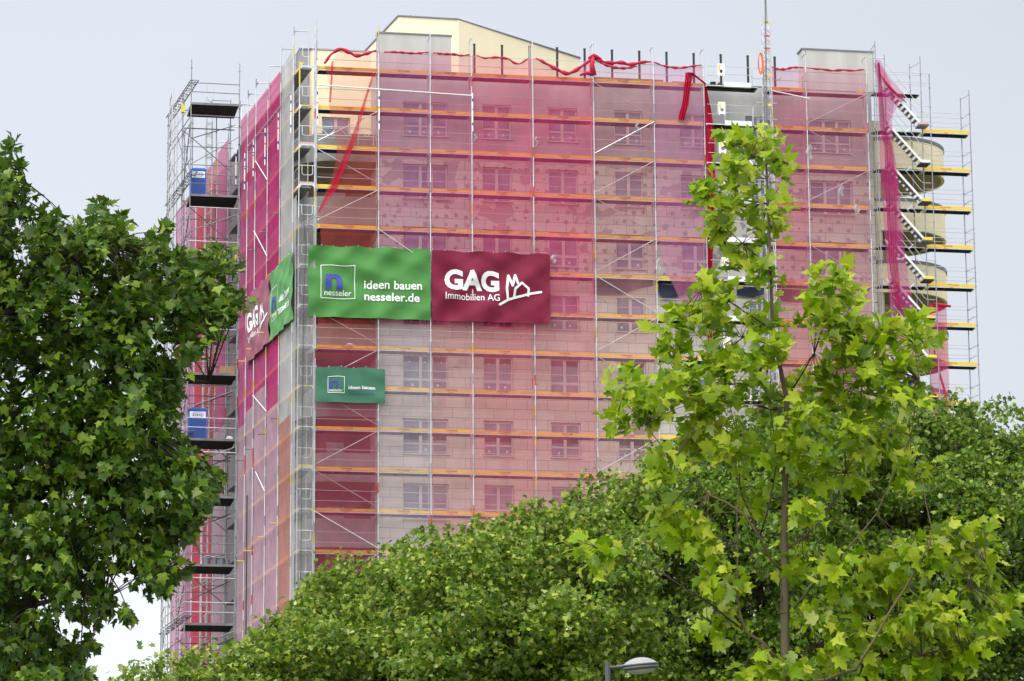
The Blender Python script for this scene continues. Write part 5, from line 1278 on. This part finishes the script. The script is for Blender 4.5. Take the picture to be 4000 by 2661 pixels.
for (xa, xb, Y0, lm, label) in rows_:
    base = atd((xa+xb)/2, 1900, Y0); base.z = 0
    tr = wroot('plane_tree', label, 'tree', base, 'plane trees in front of the building')
    cc = atd((xa+xb)/2, 1640, Y0)
    tb = MB(); tb.path([base, base.lerp(cc, .6)+Vector((.2, .1, 0)), cc+Vector((0, 0, -1))], [.42, .34, .22], 10); tb.part('trunk', M['bark'], tr, smooth=True)
    lumps = []
    y = 0
    tries = 0; target = int(sum(1660-interp(top, xa+(xb-xa)*(i+.5)/40) for i in range(40))*(xb-xa)/40/1500)
    while len(lumps) < target and tries < 6000:
        tries += 1
        x = random.uniform(xa, xb); r = random.choice((random.uniform(.5, .9), random.uniform(.9, 1.9))); rp = r/Y0*F/1.697
        edge = min(1, (x-xa)/45, (xb-x)/45); t0 = interp(top, x) + (1-edge)**2*30
        tt = random.random()
        y_ = t0 + rp*.95 + (max(20, 1660-t0-rp))*tt**1.25
        # keep clear of the outline of the neighbours
        if any(interp(top, x+dx)+rp*.15 > y_ + sqrt(max(0, rp*rp-dx*dx))*-1 + rp*.9 for dx in (-rp*.7, rp*.7)) : continue
        depth = Y0 - min(1, (y_-t0)/220)*3.2 + random.gauss(0, 1.5)
        c = atd(x, y_, depth)
        if any((c-q).length < .52*(r+rr) for q, rr in lumps): continue
        lumps.append((c, r))
    Ps, Ts, Ns = [], [], []; lb_ = MB()
    for c, r in lumps:
        q = Vector((cc.x+random.gauss(0, .6), cc.y, min(cc.z, c.z-.5)))
        if random.random() < .55: limb(lb_, q.lerp(c, random.uniform(.2, .5)), c + Vector((random.uniform(-.4, .4), -r*.95, r*.5)), .055, .016, .06, 6, .1)
        n = int(250*r*r)+60
        d = unit(rng.normal(0, 1, (n, 3))); d[:, 1] = -np.abs(d[:, 1])*np.where(rng.random(n) < .8, 1, -1); d[:, 2] += .35; d = unit(d); d[:, 2] = np.maximum(d[:, 2], -.3)
        sh = rng.uniform(.55, 1.06, n)*(1+.13*np.sin(d[:, 0]*7+c.x)*np.sin(d[:, 2]*6+c.z))
        # small sprays on the lump's surface
        ns = max(5, n//11); sc = d[:ns]*sh[:ns, None]*r*np.array([1.05, 1.0, .68]); idx = rng.integers(0, ns, n); p_ = np.array(c)[None]+sc[idx]+rng.normal(0, .17, (n, 3))*np.array([1, 1, .75])
        dd = rng.normal(0, .8, (n, 3)); dd[:, 2] -= .35; dd += d[:ns][idx]*.7
        nn = rng.normal(0, .6, (n, 3)); nn[:, 2] += .75; nn += d[:ns][idx]*.55
        Ps.append(p_); Ts.append(dd); Ns.append(nn)
    for _ in range(int(target*1.6)):      # inner foliage behind the outer clumps
        x = random.uniform(xa+15, xb-15); t0 = interp(top, x); y_ = t0+35+(1660-t0)*random.random()
        c = atd(x, y_, Y0+3.2+random.gauss(0, .8)); p_, dd, nn = spray(np.array(c), 26, .75, .6, .3); Ps.append(p_); Ts.append(dd); Ns.append(nn)
    # leading shoots on the silhouette
    x = xa
    while x < xb:
        x += random.uniform(8, 24); hh = random.choice((random.uniform(-4, 14), random.uniform(-16, 4))); c = atd(x, interp(top, x)+hh, Y0-1+random.gauss(0, .8)); n = random.randint(14, 34)
        p_, dd, nn = spray(np.array(c), n, random.uniform(.22, .42), .6, .2); Ps.append(p_); Ts.append(dd); Ns.append(nn)
    lb_.part('limb', M['bark_dark'], tr, smooth=True)
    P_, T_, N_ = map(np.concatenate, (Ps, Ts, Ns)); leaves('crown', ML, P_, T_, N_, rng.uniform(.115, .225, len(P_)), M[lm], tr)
# ================================================================== STREET LAMP and post
LY = 66.0
lbp = at(2373, 2700, LY); lbp.z = 0
la = wroot('street_lamp', 'grey street lamp with a lens shaped head in front of the plane trees', 'street lamp', lbp)
b = MB(); pt = at(2373, 2588, LY); b.path([lbp, pt], [.075, .047], 14); b.path([pt-Vector((0, 0, .05)), pt+Vector((0, 0, .004))], .052, 14); b.part('pole', M['lamp_dark'], la, smooth=False)
pa, pbx = at(2378, 2608, LY), at(2438, 2603, LY)
b = MB(); b.path([pa, pa.lerp(pbx, .55)], .022, 10); b.path([pa.lerp(pbx, .5), pbx], .036, 10); b.part('arm', M['lamp_dark'], la, smooth=False)
hc = at(2501, 2600, LY); R = .345
hd = wroot('tmp', None, None, hc) if False else None
def lamp_lathe(prof, name, m):
    b = MB(); b.lathe((0, 0, 0), prof, 36)
    tilt = Matrix.Rotation(radians(-5), 3, 'Y') @ Matrix.Rotation(radians(4), 3, 'X'); b.v = [tuple(hc + tilt @ Vector((p[0]*1.0, p[1]*.55, p[2]))) for p in b.v]
    return b.part(name, m, la, smooth=True)
lamp_lathe([(.001, .150), (.08, .146), (.17, .125), (.25, .085), (.31, .04), (.33, .035)], 'lamp_cover', M['lamp_top'])
lamp_lathe([(.33, .035), (.345, .02), (.345, .005), (.325, .0), (.325, -.012), (.345, -.02), (.338, -.06), (.29, -.075), (.25, -.078)], 'lamp_housing', M['lamp_dark'])
lamp_lathe([(.272, -.072), (.25, -.10), (.19, -.135), (.10, -.155), (.001, -.16)], 'lamp_bowl', M['lamp_glass'])
b = MB(); q = at(348, 2700, 60); q.z = 0; b.path([q, at(349, 2618, 60)], [.06, .045], 12); b.path([at(349, 2624, 60), at(349, 2612, 60)], .055, 12)
b.wthing('sign_post', M['lamp_dark'], 'plain dark post top just below the left tree', 'post')
# ================================================================== GROUND, SKY, LIGHT, CAMERA
b = MB(); b.add([(-900, -300, 0), (900, -300, 0), (900, 1500, 0), (-900, 1500, 0)], [(0, 1, 2, 3)]); b.wthing('ground', M['ground'], kind='structure')
sun_el, sun_az = radians(63), radians(212)      # azimuth clockwise from +Y
sl = bpy.data.lights.new('sun', 'SUN'); sl.energy = 1.5; sl.angle = radians(14); sl.color = (1, .97, .92)
so = bpy.data.objects.new('sun', sl); C.objects.link(so)
sdv = Vector((sin(sun_az)*cos(sun_el), cos(sun_az)*cos(sun_el), sin(sun_el))); so.rotation_euler = (-sdv).to_track_quat('-Z', 'Y').to_euler(); so.location = sdv*300
wd = bpy.data.worlds.new('World'); bpy.context.scene.world = wd; wd.use_nodes = True
N, L = wd.node_tree.nodes, wd.node_tree.links; N.clear()
out = N.new('ShaderNodeOutputWorld'); sky = N.new('ShaderNodeTexSky'); sky.sky_type = 'NISHITA'; sky.sun_disc = False; sky.sun_elevation = sun_el; sky.sun_rotation = sun_az
bg1 = N.new('ShaderNodeBackground'); bg1.inputs['Strength'].default_value = .05; L.new(sky.outputs[0], bg1.inputs['Color'])
tc = N.new('ShaderNodeTexCoord'); sx = N.new('ShaderNodeSeparateXYZ'); L.new(tc.outputs['Generated'], sx.inputs[0])
n1 = N.new('ShaderNodeTexNoise'); n1.inputs['Scale'].default_value = 6; n1.inputs['Detail'].default_value = 4; n1.inputs['Roughness'].default_value = .45
mp = N.new('ShaderNodeMapping'); mp.inputs['Scale'].default_value = (1, 1, 2.2); L.new(tc.outputs['Generated'], mp.inputs[0]); L.new(mp.outputs[0], n1.inputs['Vector'])
# overcast: paler to the left, a little bluer and duller to the right; far brighter overhead
gx = N.new('ShaderNodeMapRange'); gx.inputs[1].default_value = -.14; gx.inputs[2].default_value = .15; L.new(sx.outputs['X'], gx.inputs[0])
gg = math_(N, L, 'ADD', gx.outputs[0], math_(N, L, 'MULTIPLY', math_(N, L, 'SUBTRACT', n1.outputs['Fac'], .5), 1.7))
cr = N.new('ShaderNodeValToRGB'); cr.color_ramp.elements[0].color = (.67, .675, .685, 1); cr.color_ramp.elements[1].color = (.605, .60, .595, 1); cr.color_ramp.elements[0].position = .1; cr.color_ramp.elements[1].position = 1.0
L.new(gg, cr.inputs['Fac'])
up = N.new('ShaderNodeMapRange'); up.interpolation_type = 'SMOOTHSTEP'; up.inputs[1].default_value = .32; up.inputs[2].default_value = .95; up.inputs[3].default_value = 1.0; up.inputs[4].default_value = 4.1
L.new(sx.outputs['Z'], up.inputs[0])
# added bright lobe low in the sky behind the camera, to light the facade
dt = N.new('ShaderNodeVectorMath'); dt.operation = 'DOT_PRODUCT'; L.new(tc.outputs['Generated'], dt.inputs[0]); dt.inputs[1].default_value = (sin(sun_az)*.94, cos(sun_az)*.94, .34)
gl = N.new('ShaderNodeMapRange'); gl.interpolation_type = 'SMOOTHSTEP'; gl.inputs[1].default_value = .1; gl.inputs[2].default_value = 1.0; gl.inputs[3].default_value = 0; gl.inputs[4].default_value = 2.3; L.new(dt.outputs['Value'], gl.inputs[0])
bg2 = N.new('ShaderNodeBackground'); L.new(cr.outputs['Color'], bg2.inputs['Color']); 
# a thin bright patch of cloud low down at the left
d2 = N.new('ShaderNodeVectorMath'); d2.operation = 'DOT_PRODUCT'; L.new(tc.outputs['Generated'], d2.inputs[0]); d2.inputs[1].default_value = tuple(ray(150, 2700).normalized())
g2 = N.new('ShaderNodeMapRange'); g2.interpolation_type = 'SMOOTHSTEP'; g2.inputs[1].default_value = cos(radians(6.5)); g2.inputs[2].default_value = cos(radians(1.0)); g2.inputs[3].default_value = 0; g2.inputs[4].default_value = .2; L.new(d2.outputs['Value'], g2.inputs[0])
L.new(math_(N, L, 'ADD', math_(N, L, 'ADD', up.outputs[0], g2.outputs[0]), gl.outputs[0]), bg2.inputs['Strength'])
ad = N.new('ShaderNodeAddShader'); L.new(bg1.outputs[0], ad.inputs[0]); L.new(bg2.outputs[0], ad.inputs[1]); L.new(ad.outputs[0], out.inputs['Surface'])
cam = bpy.data.cameras.new('camera'); cam.sensor_width = 36; cam.lens = F/4000*36; cam.clip_end = 3000; cam.clip_start = .5
co = bpy.data.objects.new('camera', cam); C.objects.link(co); co.location = (0, 0, CAMZ)
fwd = Vector((0, cos(PIT), sin(PIT))); upv = Vector((0, -sin(PIT), cos(PIT))); rgt = Vector((1, 0, 0))
cr_, sr_ = cos(ROLL), sin(ROLL)
# image x' = cr*x - sr*y with y down: rotate the camera's right/up accordingly
r2 = rgt*cr_ + upv*(sr_)*1.0; u2 = upv*cr_ - rgt*sr_
co.matrix_world = Matrix(((r2.x, u2.x, -fwd.x, 0), (r2.y, u2.y, -fwd.y, 0), (r2.z, u2.z, -fwd.z, CAMZ), (0, 0, 0, 1)))
sc = bpy.context.scene; sc.camera = co
sc.view_settings.view_transform = 'Standard'; sc.view_settings.look = 'None'; sc.view_settings.exposure = 0; sc.view_settings.gamma = 1
sc.cycles.transparent_max_bounces = 16; sc.cycles.max_bounces = 8
try: sc.cycles.use_denoising = True
except Exception: pass
